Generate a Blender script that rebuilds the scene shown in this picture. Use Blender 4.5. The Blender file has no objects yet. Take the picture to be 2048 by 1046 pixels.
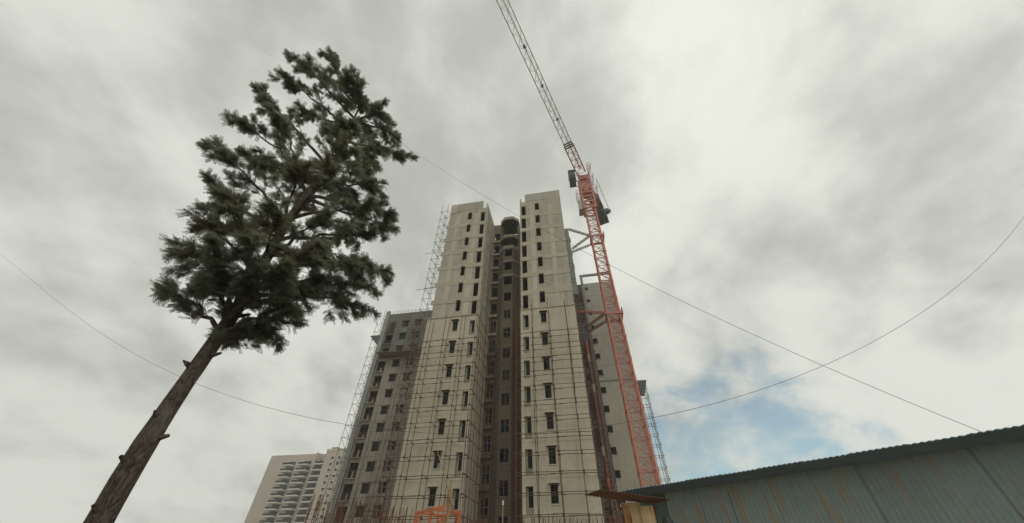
import bpy, bmesh, math, random
from mathutils import Vector, Matrix, Quaternion
import numpy as np

# ------------------------------------------------------------------ camera, world, sun, exposure
random.seed(7)
S = bpy.context.scene
C = S.collection
R = math.radians
F_PX, PIT, YAW, ROLL, EYE = 710.55, 0.7383, -0.1921, -0.0105, 1.6

cam_d = bpy.data.cameras.new('camera')
cam = bpy.data.objects.new('camera', cam_d)
C.objects.link(cam)
cam_d.sensor_width = 36.0
cam_d.lens = F_PX / 2048 * 36.0
cam_d.clip_end = 5000
cam_d.clip_start = 0.05
cam.matrix_world = (Matrix.Translation((0, 0, EYE)) @ Matrix.Rotation(-YAW, 4, 'Z')
                    @ Matrix.Rotation(math.pi / 2 + PIT, 4, 'X') @ Matrix.Rotation(-ROLL, 4, 'Z'))
S.camera = cam

SUN_AZ, SUN_EL = R(142), R(48)          # azimuth clockwise from +Y
SUN_DIR = Vector((math.sin(SUN_AZ) * math.cos(SUN_EL), math.cos(SUN_AZ) * math.cos(SUN_EL), math.sin(SUN_EL)))

W = bpy.data.worlds.new('World')
S.world = W
W.use_nodes = True
wn, wl = W.node_tree.nodes, W.node_tree.links
for n in list(wn):
    wn.remove(n)


def wnode(t, **kw):
    n = wn.new(t)
    for k, v in kw.items():
        setattr(n, k, v)
    return n


def wmath(op, a, b=None, c=None, clamp=False):
    n = wnode('ShaderNodeMath', operation=op, use_clamp=clamp)
    for i, v in enumerate((a, b, c)):
        if v is None:
            continue
        if isinstance(v, (int, float)):
            n.inputs[i].default_value = v
        else:
            wl.new(v, n.inputs[i])
    return n.outputs[0]


def wsmooth(v, lo, hi):
    n = wnode('ShaderNodeMapRange', interpolation_type='SMOOTHSTEP')
    wl.new(v, n.inputs['Value'])
    n.inputs['From Min'].default_value = lo
    n.inputs['From Max'].default_value = hi
    return n.outputs[0]


def wdot(v, d):
    n = wnode('ShaderNodeVectorMath', operation='DOT_PRODUCT')
    wl.new(v, n.inputs[0])
    n.inputs[1].default_value = tuple(d)
    return n.outputs['Value']


def azel(az, el):
    az, el = R(az), R(el)
    return (math.sin(az) * math.cos(el), math.cos(az) * math.cos(el), math.sin(el))


tc = wnode('ShaderNodeTexCoord')
gen = tc.outputs['Generated']
sep = wnode('ShaderNodeSeparateXYZ')
wl.new(gen, sep.inputs[0])
zc = wmath('ADD', wmath('MAXIMUM', sep.outputs[2], 0.0), 0.5)
comb = wnode('ShaderNodeCombineXYZ')
wl.new(wmath('DIVIDE', sep.outputs[0], zc), comb.inputs[0])
wl.new(wmath('DIVIDE', sep.outputs[1], zc), comb.inputs[1])
comb.inputs[2].default_value = 0.0


def wnoise(scale, detail, rough, dist, off, rot=0.0, stretch=(1, 1, 1)):
    mp = wnode('ShaderNodeMapping')
    mp.inputs['Location'].default_value = off
    mp.inputs['Rotation'].default_value = (0, 0, rot)
    mp.inputs['Scale'].default_value = stretch
    wl.new(comb.outputs[0], mp.inputs[0])
    n = wnode('ShaderNodeTexNoise')
    wl.new(mp.outputs[0], n.inputs['Vector'])
    n.inputs['Scale'].default_value = scale
    n.inputs['Detail'].default_value = detail
    n.inputs['Roughness'].default_value = rough
    n.inputs['Distortion'].default_value = dist
    return n.outputs['Fac']


big = wnoise(2.2, 6, 0.5, 0.15, (3.1, 7.4, 0.0), R(30), (1.0, 0.75, 1.0))
fine = wnoise(6.0, 10, 0.56, 0.15, (11.3, 2.2, 0.0), R(-25), (1.0, 0.8, 1.0))
cover_n = wnoise(6.0, 11, 0.6, 0.2, (5.7, 1.3, 0.0), R(-20), (1.0, 1.0, 1.0))
# thickness of the cloud deck: 0 thin and bright, 1 thick and grey
thick = wmath('ADD', wmath('MULTIPLY', big, 0.6), wmath('MULTIPLY', fine, 0.4))
bank = wmath('ADD', wmath('MULTIPLY', wsmooth(wdot(gen, azel(-24, 66)), 0.80, 1.0), 0.11), wmath('MULTIPLY', wsmooth(wdot(gen, azel(9, 58)), 0.975, 1.0), 0.05))
bank = wmath('SUBTRACT', bank, wmath('MULTIPLY', wsmooth(wdot(gen, azel(55, 62)), 0.86, 1.0), 0.12))
bank = wmath('SUBTRACT', bank, wmath('MULTIPLY', wsmooth(sep.outputs[2], 0.62, 0.2), 0.06))
thick = wsmooth(wmath('ADD', thick, bank), 0.39, 0.63)
# the deck opens towards the low sky on the right
lowright = wsmooth(wdot(gen, azel(18, 8)), 0.90, 0.995)
hole = wsmooth(wmath('ADD', wmath('MULTIPLY', lowright, 0.40), wmath('MULTIPLY', cover_n, 0.75)), 0.58, 0.86)
sunny = wmath('POWER', wmath('MAXIMUM', wdot(gen, azel(55, 64)), 0.0), 6.0)   # where the deck is thinnest

sky = wnode('ShaderNodeTexSky', sky_type='NISHITA', sun_disc=False)
sky.sun_elevation = SUN_EL
sky.sun_rotation = SUN_AZ
sky.altitude = 500
sky.air_density = 1.0
sky.dust_density = 1.4
sky.ozone_density = 1.0

dark_c, lite_c = (4.7, 4.85, 4.4, 1), (7.7, 7.8, 7.1, 1)
mixc = wnode('ShaderNodeMix', data_type='RGBA')
mixc.inputs['A'].default_value = lite_c
mixc.inputs['B'].default_value = dark_c
wl.new(thick, mixc.inputs['Factor'])
glow = wnode('ShaderNodeVectorMath', operation='SCALE')
wl.new(mixc.outputs['Result'], glow.inputs[0])
wl.new(wmath('ADD', wmath('MULTIPLY', sunny, 0.16), 0.94), glow.inputs['Scale'])
skyc = wnode('ShaderNodeVectorMath', operation='MULTIPLY')
wl.new(sky.outputs[0], skyc.inputs[0])
skyc.inputs[1].default_value = (1.25, 1.42, 1.18)
mix2 = wnode('ShaderNodeMix', data_type='RGBA')
wl.new(wmath('MULTIPLY', hole, 0.8), mix2.inputs['Factor'])
wl.new(glow.outputs[0], mix2.inputs['A'])
wl.new(skyc.outputs[0], mix2.inputs['B'])
bg = wnode('ShaderNodeBackground')
bg.inputs['Strength'].default_value = 0.1
wl.new(mix2.outputs['Result'], bg.inputs['Color'])
wo = wnode('ShaderNodeOutputWorld')
wl.new(bg.outputs[0], wo.inputs['Surface'])

sun_d = bpy.data.lights.new('sun', 'SUN')
sun_d.energy = 0.5
sun_d.angle = R(30)
sun_d.color = (1.0, 0.95, 0.86)
sun = bpy.data.objects.new('sun', sun_d)
C.objects.link(sun)
sun.rotation_euler = (-SUN_DIR).to_track_quat('-Z', 'Y').to_euler()
sun.location = (40, 20, 90)

S.view_settings.view_transform = 'Standard'
S.view_settings.look = 'None'
S.view_settings.exposure = 0.1
S.view_settings.gamma = 1.0
S.view_settings.use_curve_mapping = False
S.render.engine = 'CYCLES'
S.cycles.max_bounces = 6
S.cycles.diffuse_bounces = 3
S.cycles.use_denoising = True

# ------------------------------------------------------------------ camera maths (used for sizing things)
_c, _s = math.cos(ROLL), math.sin(ROLL)


def ray(px, py):
    X, Y = px - 1024, 523 - py
    x, y = _c * X + _s * Y, -_s * X + _c * Y
    fw = F_PX * math.cos(PIT) - y * math.sin(PIT)
    z = F_PX * math.sin(PIT) + y * math.cos(PIT)
    fx, fy = math.sin(YAW), math.cos(YAW)
    return Vector((x * fy + fw * fx, -x * fx + fw * fy, z))


def on_y(px, py, Y):
    r = ray(px, py)
    return r * (Y / r.y) + Vector((0, 0, EYE))


def on_plane(px, py, n, d):
    r = ray(px, py)
    return r * (d / (r.x * n[0] + r.y * n[1])) + Vector((0, 0, EYE))


# ------------------------------------------------------------------ materials
MAT = {}


class NT:
    def __init__(self, name, rough=0.85, spec=0.3):
        m = bpy.data.materials.new(name)
        m.use_nodes = True
        self.m, self.n, self.l = m, m.node_tree.nodes, m.node_tree.links
        self.b = self.n['Principled BSDF']
        self.b.inputs['Roughness'].default_value = rough
        self.b.inputs['Specular IOR Level'].default_value = spec
        MAT[name] = m
        self.pos = self.n.new('ShaderNodeNewGeometry').outputs['Position']

    def node(self, t, **kw):
        x = self.n.new(t)
        for k, v in kw.items():
            setattr(x, k, v)
        return x

    def vec(self, scale=(1, 1, 1), src=None):
        mp = self.node('ShaderNodeMapping')
        self.l.new(src or self.pos, mp.inputs[0])
        mp.inputs['Scale'].default_value = scale
        return mp.outputs[0]

    def noise(self, scale, detail=4, rough=0.55, stretch=(1, 1, 1), src=None, dist=0.0):
        x = self.node('ShaderNodeTexNoise')
        self.l.new(self.vec(stretch, src), x.inputs['Vector'])
        x.inputs['Scale'].default_value = scale
        x.inputs['Detail'].default_value = detail
        x.inputs['Roughness'].default_value = rough
        x.inputs['Distortion'].default_value = dist
        return x.outputs['Fac']

    def ramp(self, v, lo, hi, a=0.0, b=1.0):
        x = self.node('ShaderNodeMapRange', interpolation_type='SMOOTHSTEP')
        self.l.new(v, x.inputs['Value'])
        for k, q in (('From Min', lo), ('From Max', hi), ('To Min', a), ('To Max', b)):
            x.inputs[k].default_value = q
        return x.outputs[0]

    def mul(self, a, b, op='MULTIPLY'):
        x = self.node('ShaderNodeMath', operation=op)
        for i, v in enumerate((a, b)):
            if isinstance(v, (int, float)):
                x.inputs[i].default_value = v
            else:
                self.l.new(v, x.inputs[i])
        return x.outputs[0]

    def mix(self, f, a, b, blend='MIX'):
        x = self.node('ShaderNodeMix', data_type='RGBA', blend_type=blend)
        if isinstance(f, (int, float)):
            x.inputs['Factor'].default_value = f
        else:
            self.l.new(f, x.inputs['Factor'])
        for k, v in (('A', a), ('B', b)):
            if isinstance(v, tuple):
                x.inputs[k].default_value = v + (1,) if len(v) == 3 else v
            else:
                self.l.new(v, x.inputs[k])
        return x.outputs['Result']

    def rnd(self):
        return self.node('ShaderNodeObjectInfo').outputs['Random']

    def col(self, v):
        if isinstance(v, tuple):
            self.b.inputs['Base Color'].default_value = v + (1,)
        else:
            self.l.new(v, self.b.inputs['Base Color'])

    def bump(self, h, strength=0.3, dist=0.02):
        x = self.node('ShaderNodeBump')
        x.inputs['Strength'].default_value = strength
        x.inputs['Distance'].default_value = dist
        self.l.new(h, x.inputs['Height'])
        self.l.new(x.outputs[0], self.b.inputs['Normal'])


def concrete(name, c1, c2, stain, stain_amt=0.5, blocks=False, bump=0.25, objvar=0.0):
    t = NT(name, 0.92, 0.2)
    n1 = t.noise(0.35, 5, 0.6)
    n2 = t.noise(2.6, 6, 0.62)
    base = t.mix(t.ramp(n1, 0.32, 0.68), c1, c2)
    base = t.mix(t.ramp(n2, 0.3, 0.75, 0.0, 0.5), base, tuple(x * 0.83 for x in c1))
    # long runs of dirty water, broken up in patches
    streak = t.noise(1.0, 5, 0.62, (2.6, 2.6, 0.14))
    patch = t.noise(0.42, 3, 0.5)
    sm = t.mul(t.ramp(streak, 0.47, 0.68), t.ramp(patch, 0.38, 0.6))
    base = t.mix(t.mul(sm, stain_amt), base, stain)
    fine_s = t.noise(1.0, 4, 0.6, (9.0, 9.0, 0.35))
    base = t.mix(t.mul(t.ramp(fine_s, 0.52, 0.7), t.ramp(n1, 0.4, 0.7, 0.0, stain_amt)), base, stain)
    # trowel marks and horizontal pour lines
    pour = t.noise(1.0, 4, 0.6, (0.25, 0.25, 3.2))
    base = t.mix(t.ramp(pour, 0.55, 0.72, 0.0, 0.22), base, tuple(x * 0.75 for x in c1))
    # pale patches of repair mortar
    rep_ = t.noise(0.8, 2, 0.4, (1, 1, 1.4))
    base = t.mix(t.ramp(rep_, 0.64, 0.72, 0.0, 0.3), base, tuple(min(1, x * 1.22) for x in c2))
    if objvar:
        base = t.mix(t.ramp(t.rnd(), 0, 1, 0.0, objvar), base, tuple(x * 0.8 for x in c1))
    h = n2
    if blocks:
        sp = t.node('ShaderNodeSeparateXYZ')
        t.l.new(t.pos, sp.inputs[0])
        cb = t.node('ShaderNodeCombineXYZ')
        t.l.new(t.mul(sp.outputs[0], sp.outputs[1], 'ADD'), cb.inputs[0])
        t.l.new(sp.outputs[2], cb.inputs[1])
        br = t.node('ShaderNodeTexBrick')
        t.l.new(cb.outputs[0], br.inputs['Vector'])
        br.inputs['Scale'].default_value = 1.0
        br.inputs['Brick Width'].default_value = 0.6
        br.inputs['Row Height'].default_value = 0.22
        br.inputs['Mortar Size'].default_value = 0.016
        br.inputs['Color1'].default_value = (1, 1, 1, 1)
        br.inputs['Color2'].default_value = (0.78, 0.78, 0.78, 1)
        br.inputs['Mortar'].default_value = (0.5, 0.5, 0.5, 1)
        base = t.mix(t.ramp(t.noise(0.3, 2), 0.38, 0.58, 0.3, 1.0), base, br.outputs['Color'], 'MULTIPLY')
        h = t.mul(n2, br.outputs['Fac'], 'SUBTRACT')
    t.col(base)
    t.bump(h, bump, 0.02)
    return t.m


concrete('plaster', (0.53, 0.485, 0.385), (0.60, 0.555, 0.445), (0.33, 0.295, 0.225), 0.4)
concrete('rear_plaster', (0.47, 0.445, 0.365), (0.54, 0.51, 0.42), (0.28, 0.255, 0.2), 0.4)
concrete('beam_concrete', (0.49, 0.445, 0.355), (0.57, 0.525, 0.425), (0.28, 0.25, 0.2), 0.55, objvar=0.5)
concrete('column_concrete', (0.54, 0.50, 0.41), (0.61, 0.57, 0.475), (0.29, 0.26, 0.21), 0.6, objvar=0.4)
concrete('infill_blocks', (0.50, 0.465, 0.375), (0.57, 0.53, 0.435), (0.25, 0.23, 0.185), 0.6, blocks=True, bump=0.5, objvar=0.3)
concrete('smooth_panel', (0.43, 0.42, 0.36), (0.51, 0.495, 0.425), (0.3, 0.28, 0.23), 0.4, objvar=0.5)
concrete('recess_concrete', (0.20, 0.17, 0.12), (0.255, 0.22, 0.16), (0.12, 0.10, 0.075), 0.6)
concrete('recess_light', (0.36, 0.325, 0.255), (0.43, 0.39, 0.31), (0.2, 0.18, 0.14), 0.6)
concrete('grey_concrete', (0.29, 0.30, 0.275), (0.36, 0.37, 0.335), (0.2, 0.2, 0.18), 0.6, objvar=0.2)
concrete('dark_concrete', (0.17, 0.17, 0.145), (0.24, 0.235, 0.20), (0.10, 0.095, 0.08), 0.7)
concrete('brown_plaster', (0.34, 0.315, 0.26), (0.405, 0.378, 0.31), (0.17, 0.14, 0.11), 0.7)
concrete('interior', (0.12, 0.125, 0.12), (0.16, 0.165, 0.155), (0.08, 0.08, 0.075), 0.4)  # darker than raw concrete: the gloom of unlit rooms is put into the colour
concrete('soffit_shade_paint', (0.06, 0.06, 0.05), (0.09, 0.085, 0.07), (0.04, 0.04, 0.035), 0.5)  # near-black colour for the shade painted under the window sun shades
concrete('pink_plaster', (0.52, 0.455, 0.395), (0.58, 0.515, 0.45), (0.40, 0.33, 0.27), 0.4)
concrete('white_trim', (0.70, 0.67, 0.60), (0.76, 0.73, 0.66), (0.45, 0.41, 0.35), 0.4)
concrete('earth', (0.20, 0.15, 0.10), (0.27, 0.21, 0.15), (0.12, 0.09, 0.06), 0.5)


def paint(name, c, worn, amt=0.35, rough=0.55, scale=3.0, metal=0.0):
    t = NT(name, rough, 0.35)
    n = t.noise(scale, 5, 0.6)
    v = t.mix(t.ramp(n, 0.45, 0.7, 0.0, amt), c, worn)
    v = t.mix(t.ramp(t.rnd(), 0, 1, 0, 0.25), v, tuple(min(1, x * 1.25) for x in c))
    t.col(v)
    t.b.inputs['Metallic'].default_value = metal
    t.bump(n, 0.15, 0.01)
    return t.m


paint('crane_orange', (0.63, 0.24, 0.165), (0.5, 0.28, 0.22), 0.6, 0.6, 1.2)
paint('crane_red', (0.56, 0.245, 0.215), (0.42, 0.25, 0.21), 0.7, 0.6, 1.2)
paint('crane_grey', (0.66, 0.64, 0.60), (0.2, 0.2, 0.18), 0.5)
paint('tie_grey', (0.27, 0.27, 0.235), (0.17, 0.12, 0.09), 0.6)
paint('tie_rust', (0.40, 0.14, 0.09), (0.25, 0.2, 0.17), 0.6)
paint('cab_teal', (0.22, 0.30, 0.29), (0.14, 0.18, 0.18), 0.5, 0.4)
paint('counterweight', (0.145, 0.175, 0.18), (0.1, 0.12, 0.12), 0.5)
paint('pipe_rust', (0.12, 0.062, 0.04), (0.19, 0.095, 0.06), 0.6, 0.7)
paint('pipe_red', (0.155, 0.052, 0.036), (0.095, 0.048, 0.033), 0.6, 0.7)
paint('pipe_grey', (0.20, 0.205, 0.185), (0.13, 0.11, 0.09), 0.6, 0.6)
paint('rebar_rust', (0.15, 0.062, 0.034), (0.10, 0.045, 0.03), 0.6, 0.85)
paint('frame_dark', (0.06, 0.055, 0.045), (0.10, 0.09, 0.07), 0.5)
paint('frame_light', (0.42, 0.40, 0.36), (0.3, 0.28, 0.25), 0.5)
paint('white_pvc', (0.72, 0.71, 0.66), (0.5, 0.48, 0.42), 0.3)
paint('wire_black', (0.1, 0.1, 0.09), (0.16, 0.16, 0.14), 0.4)
paint('wood', (0.36, 0.27, 0.17), (0.24, 0.17, 0.10), 0.6, 0.8)
paint('plank', (0.30, 0.25, 0.19), (0.2, 0.16, 0.12), 0.6, 0.9)
paint('rope_yellow', (0.42, 0.29, 0.1), (0.3, 0.2, 0.08), 0.5, 0.9)
paint('net_grey', (0.17, 0.19, 0.18), (0.12, 0.13, 0.12), 0.5, 0.9)
paint('hoist_panel', (0.125, 0.10, 0.085), (0.2, 0.15, 0.12), 0.6, 0.8)
paint('tarp_blue', (0.20, 0.27, 0.31), (0.15, 0.2, 0.22), 0.5, 0.6)
paint('drum_orange', (0.42, 0.115, 0.06), (0.35, 0.1, 0.05), 0.5)
paint('drum_red', (0.2, 0.07, 0.055), (0.24, 0.07, 0.05), 0.5)
paint('drum_cream', (0.36, 0.29, 0.2), (0.45, 0.33, 0.2), 0.4)
paint('drum_brown', (0.16, 0.085, 0.06), (0.11, 0.06, 0.05), 0.5)
paint('site_orange', (0.52, 0.145, 0.055), (0.30, 0.1, 0.06), 0.8, 0.6, 2.0)
paint('tank_black', (0.025, 0.027, 0.03), (0.06, 0.055, 0.05), 0.4, 0.5)
paint('tank_green', (0.12, 0.24, 0.17), (0.1, 0.18, 0.13), 0.4, 0.5)
t = NT('bark', 0.95, 0.15)
_b1 = t.noise(7.0, 8, 0.72, (2.2, 2.2, 0.9), None, 1.2)
_b2 = t.noise(1.4, 4, 0.6)
_v = t.mix(t.ramp(_b1, 0.38, 0.6), (0.05, 0.04, 0.03), (0.17, 0.14, 0.11))
_v = t.mix(t.ramp(_b2, 0.5, 0.7, 0, 0.6), _v, (0.20, 0.19, 0.16))
t.col(_v)
t.bump(_b1, 1.0, 0.06)

t = NT('glass', 0.3, 0.06)
t.col(t.mix(t.rnd(), (0.008, 0.011, 0.01), (0.02, 0.026, 0.023)))
t = NT('cab_glass', 0.15, 0.6)
t.col((0.08, 0.13, 0.13))


def sheet(name, c, rust, amt, streaks=1.0):
    t = NT(name, 0.6, 0.35)
    st = t.noise(1.6, 8, 0.7, (5.0, 5.0, 0.4))
    pt = t.noise(0.9, 4, 0.6)
    v = t.mix(t.ramp(t.noise(5, 5, 0.6), 0.3, 0.7, 0, 0.4), c, tuple(x * 0.7 for x in c))
    v = t.mix(t.mul(t.ramp(st, 0.46, 0.66), t.ramp(pt, 0.36, 0.62, 0, amt)), v, rust)
    v = t.mix(t.ramp(t.rnd(), 0, 1, 0, 0.35), v, tuple(x * 0.7 for x in c))
    t.col(v)
    t.bump(st, 0.15, 0.01)


sheet('sheet_teal', (0.27, 0.36, 0.345), (0.36, 0.25, 0.15), 1.2)
sheet('sheet_green', (0.10, 0.17, 0.125), (0.16, 0.10, 0.06), 0.5)
sheet('sheet_cream', (0.66, 0.52, 0.30), (0.46, 0.18, 0.04), 1.6)
sheet('sheet_roof', (0.28, 0.40, 0.50), (0.2, 0.17, 0.14), 0.4)
t = NT('sheet_cream_rusty', 0.65, 0.3)
_st = t.noise(1.0, 6, 0.6, (7.0, 7.0, 0.5))
_v = t.mix(t.ramp(t.noise(4, 5, 0.6), 0.3, 0.7, 0, 0.5), (0.68, 0.53, 0.31), (0.5, 0.37, 0.2))
_v = t.mix(t.ramp(_st, 0.46, 0.66), _v, (0.45, 0.2, 0.06))
_v = t.mix(t.ramp(t.noise(2.2, 5, 0.65, (3, 3, 0.8)), 0.55, 0.68), _v, (0.22, 0.1, 0.045))
t.col(_v)
t.bump(_st, 0.2, 0.01)
sheet('sheet_rusty', (0.25, 0.135, 0.095), (0.15, 0.095, 0.07), 0.9)

t = NT('leaf', 0.75, 0.25)
lv = t.noise(0.55, 3, 0.55)
lc = t.mix(t.ramp(lv, 0.35, 0.65), (0.125, 0.155, 0.105), (0.085, 0.105, 0.07))
lc = t.mix(t.ramp(t.noise(0.4, 2, 0.5, (1, 1, 1)), 0.52, 0.7, 0, 0.75), lc, (0.13, 0.10, 0.06))
lc = t.mix(t.ramp(t.noise(9.0, 2, 0.5), 0.45, 0.75, 0, 0.5), lc, (0.16, 0.19, 0.125))
t.col(lc)
tr_ = t.node('ShaderNodeBsdfTranslucent')
t.l.new(t.mix(0.5, lc, (0.36, 0.38, 0.24)), tr_.inputs['Color'])
ad_ = t.node('ShaderNodeMixShader')
ad_.inputs[0].default_value = 0.5
t.l.new(t.b.outputs[0], ad_.inputs[1])
t.l.new(tr_.outputs[0], ad_.inputs[2])
t.l.new(ad_.outputs[0], t.n['Material Output'].inputs['Surface'])

# ------------------------------------------------------------------ builders
WLOC = {}          # world position of every parent that can carry children
MESH = {}


def tag(o, label, cat, group=None, kind=None):
    if label:
        o['label'] = label
    if cat:
        o['category'] = cat
    if group:
        o['group'] = group
    if kind:
        o['kind'] = kind
    return o


def link(o, parent=None):
    C.objects.link(o)
    if parent is not None:
        o.parent = parent
        o.matrix_parent_inverse = Matrix.Translation(-WLOC[parent.name])
    return o


def empty(name, loc, parent=None, label=None, cat=None, group=None, kind=None):
    o = bpy.data.objects.new(name, None)
    o.empty_display_size = 0.2
    link(o, parent)
    o.location = loc
    WLOC[o.name] = Vector(loc)
    return tag(o, label, cat, group, kind)


def mesh_obj(name, me, mat, parent=None, mw=None):
    if len(me.materials) == 0:
        me.materials.append(MAT[mat])
    o = bpy.data.objects.new(name, me)
    link(o, parent)
    if mw is not None:
        o.matrix_basis = mw
    return o


def unit(kind, mat):
    k = (kind, mat)
    if k in MESH:
        return MESH[k]
    bm = bmesh.new()
    if kind == 'box':
        bmesh.ops.create_cube(bm, size=1.0)
    elif kind == 'pipe':          # radius 1, z 0..1, capped
        bmesh.ops.create_cone(bm, cap_ends=True, segments=8, radius1=1, radius2=1, depth=1)
        bmesh.ops.translate(bm, verts=bm.verts, vec=(0, 0, 0.5))
    elif kind == 'bar':           # square bar, half-width 1
        bmesh.ops.create_cube(bm, size=1.0)
        bmesh.ops.scale(bm, verts=bm.verts, vec=(2, 2, 1))
        bmesh.ops.translate(bm, verts=bm.verts, vec=(0, 0, 0.5))
    me = bpy.data.meshes.new(kind + '_' + mat)
    bm.to_mesh(me)
    bm.free()
    if kind == 'pipe':
        for p in me.polygons:
            p.use_smooth = len(p.vertices) == 4
    me.materials.append(MAT[mat])
    MESH[k] = me
    return me


def box(name, x0, x1, y0, y1, z0, z1, mat, parent=None):
    mw = Matrix.Translation(((x0 + x1) / 2, (y0 + y1) / 2, (z0 + z1) / 2)) @ Matrix.Diagonal((x1 - x0, y1 - y0, z1 - z0, 1))
    return mesh_obj(name, unit('box', mat), mat, parent, mw)


def seg_matrix(p0, p1, r, r2=None):
    p0, p1 = Vector(p0), Vector(p1)
    d = p1 - p0
    q = d.to_track_quat('Z', 'Y').to_matrix().to_4x4()
    return Matrix.Translation(p0) @ q @ Matrix.Diagonal((r, r2 or r, d.length, 1))


def pipe(name, p0, p1, r, mat, parent=None, kind='pipe'):
    return mesh_obj(name, unit(kind, mat), mat, parent, seg_matrix(p0, p1, r))


class MB:
    """collects simple solids into one mesh"""
    def __init__(self):
        self.v, self.f = [], []

    def add(self, vs, fs):
        b = len(self.v)
        self.v += [tuple(x) for x in vs]
        self.f += [tuple(i + b for i in q) for q in fs]

    def box(self, x0, x1, y0, y1, z0, z1):
        self.add([(x0, y0, z0), (x1, y0, z0), (x1, y1, z0), (x0, y1, z0), (x0, y0, z1), (x1, y0, z1), (x1, y1, z1), (x0, y1, z1)],
                 [(0, 3, 2, 1), (4, 5, 6, 7), (0, 1, 5, 4), (1, 2, 6, 5), (2, 3, 7, 6), (3, 0, 4, 7)])

    def bar(self, p0, p1, r, n=4):
        m = seg_matrix(p0, p1, 1)
        L = (Vector(p1) - Vector(p0)).length
        m = Matrix.Translation(Vector(p0)) @ (Vector(p1) - Vector(p0)).to_track_quat('Z', 'Y').to_matrix().to_4x4()
        vs = []
        for z in (0, L):
            for i in range(n):
                a = 2 * math.pi * (i + 0.5) / n
                vs.append(m @ Vector((r * math.cos(a), r * math.sin(a), z)))
        fs = [(i, (i + 1) % n, n + (i + 1) % n, n + i) for i in range(n)]
        fs += [tuple(range(n - 1, -1, -1)), tuple(range(n, 2 * n))]
        self.add(vs, fs)

    def prism(self, pts, z0, z1):
        n = len(pts)
        self.add([(x, y, z0) for x, y in pts] + [(x, y, z1) for x, y in pts],
                 [tuple(range(n - 1, -1, -1)), tuple(range(n, 2 * n))] + [(i, (i + 1) % n, n + (i + 1) % n, n + i) for i in range(n)])

    def build(self, name, mat, parent=None, mw=None, smooth=False):
        me = bpy.data.meshes.new(name)
        me.from_pydata(self.v, [], self.f)
        if smooth:
            for p in me.polygons:
                p.use_smooth = True
        me.update()
        return mesh_obj(name, me, mat, parent, mw)


def wall(name, org, ang, L, z0, z1, holes, th, mat, parent):
    """wall with real openings; local x along the wall, front face at local y=0 facing -y; hole=(x0,x1,z0,z1)"""
    xs = sorted({0.0, L} | {h[0] for h in holes} | {h[1] for h in holes})
    zs = sorted({z0, z1} | {h[2] for h in holes} | {h[3] for h in holes})
    m = MB()

    def solid(i, j):
        if i < 0 or j < 0 or i >= len(xs) - 1 or j >= len(zs) - 1:
            return False
        cx, cz = (xs[i] + xs[i + 1]) / 2, (zs[j] + zs[j + 1]) / 2
        return not any(h[0] < cx < h[1] and h[2] < cz < h[3] for h in holes)
    for i in range(len(xs) - 1):
        for j in range(len(zs) - 1):
            if not solid(i, j):
                continue
            a, b, c, d = xs[i], xs[i + 1], zs[j], zs[j + 1]
            m.add([(a, 0, c), (b, 0, c), (b, 0, d), (a, 0, d)], [(0, 1, 2, 3)])
            m.add([(a, th, c), (b, th, c), (b, th, d), (a, th, d)], [(3, 2, 1, 0)])
            if not solid(i - 1, j):
                m.add([(a, 0, c), (a, 0, d), (a, th, d), (a, th, c)], [(0, 1, 2, 3)])
            if not solid(i + 1, j):
                m.add([(b, 0, c), (b, 0, d), (b, th, d), (b, th, c)], [(3, 2, 1, 0)])
            if not solid(i, j - 1):
                m.add([(a, 0, c), (b, 0, c), (b, th, c), (a, th, c)], [(3, 2, 1, 0)])
            if not solid(i, j + 1):
                m.add([(a, 0, d), (b, 0, d), (b, th, d), (a, th, d)], [(0, 1, 2, 3)])
    mw = Matrix.Translation((org[0], org[1], 0)) @ Matrix.Rotation(ang, 4, 'Z')
    return m.build(name, mat, parent, mw)


def window(parent, x0, x1, z0, z1, Y, setback, cols=2, rows=1, frame='frame_dark', chajja=0.0, sill=0.0, trim='plaster', bar=0.03):
    """framed window in an opening of a wall whose face is at Y (facing -Y)"""
    w = empty('window', ((x0 + x1) / 2, Y, z0), parent)
    y = Y + setback
    f = MB()
    f.box(x0, x0 + bar, y, y + 0.05, z0, z1)
    f.box(x1 - bar, x1, y, y + 0.05, z0, z1)
    f.box(x0 + bar, x1 - bar, y, y + 0.05, z0, z0 + bar)
    f.box(x0 + bar, x1 - bar, y, y + 0.05, z1 - bar, z1)
    for i in range(1, cols):
        xx = x0 + (x1 - x0) * i / cols
        f.box(xx - bar / 2, xx + bar / 2, y + 0.003, y + 0.047, z0 + bar, z1 - bar)
    for j in range(1, rows):
        zz = z0 + (z1 - z0) * j / rows + 0.1
        f.box(x0 + bar, x1 - bar, y + 0.006, y + 0.044, zz - bar / 2, zz + bar / 2)
    f.build('frame', frame, w)
    u_ = random.random()
    if u_ < 0.25:
        box('pane', x0 + 0.01, (x0 + x1) / 2, y + 0.055, y + 0.065, z0 + 0.01, z1 - 0.01, 'glass', w)
    elif u_ < 0.5:
        box('pane', (x0 + x1) / 2, x1 - 0.01, y + 0.055, y + 0.065, z0 + 0.01, z1 - 0.01, 'glass', w)
    else:
        box('pane', x0 + 0.01, x1 - 0.01, y + 0.055, y + 0.065, z0 + 0.01, z1 - 0.01, 'glass', w)
    if chajja:
        box('sun_shade', x0 - 0.17, x1 + 0.17, Y - chajja, Y + 0.02, z1 + 0.06, z1 + 0.14, trim, w)
        box('soffit_shade_strip', x0 - 0.16, x1 + 0.16, Y - chajja + 0.02, Y - 0.002, z1 + 0.035, z1 + 0.058, 'soffit_shade_paint', w)  # thin dark strip added under the slab, painted to imitate its shade
    if sill:
        box('sill', x0 - 0.1, x1 + 0.1, Y - sill, Y + 0.02, z0 - 0.13, z0 - 0.04, trim, w)
    return w


def jit(a):
    return random.uniform(-a, a)


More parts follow.
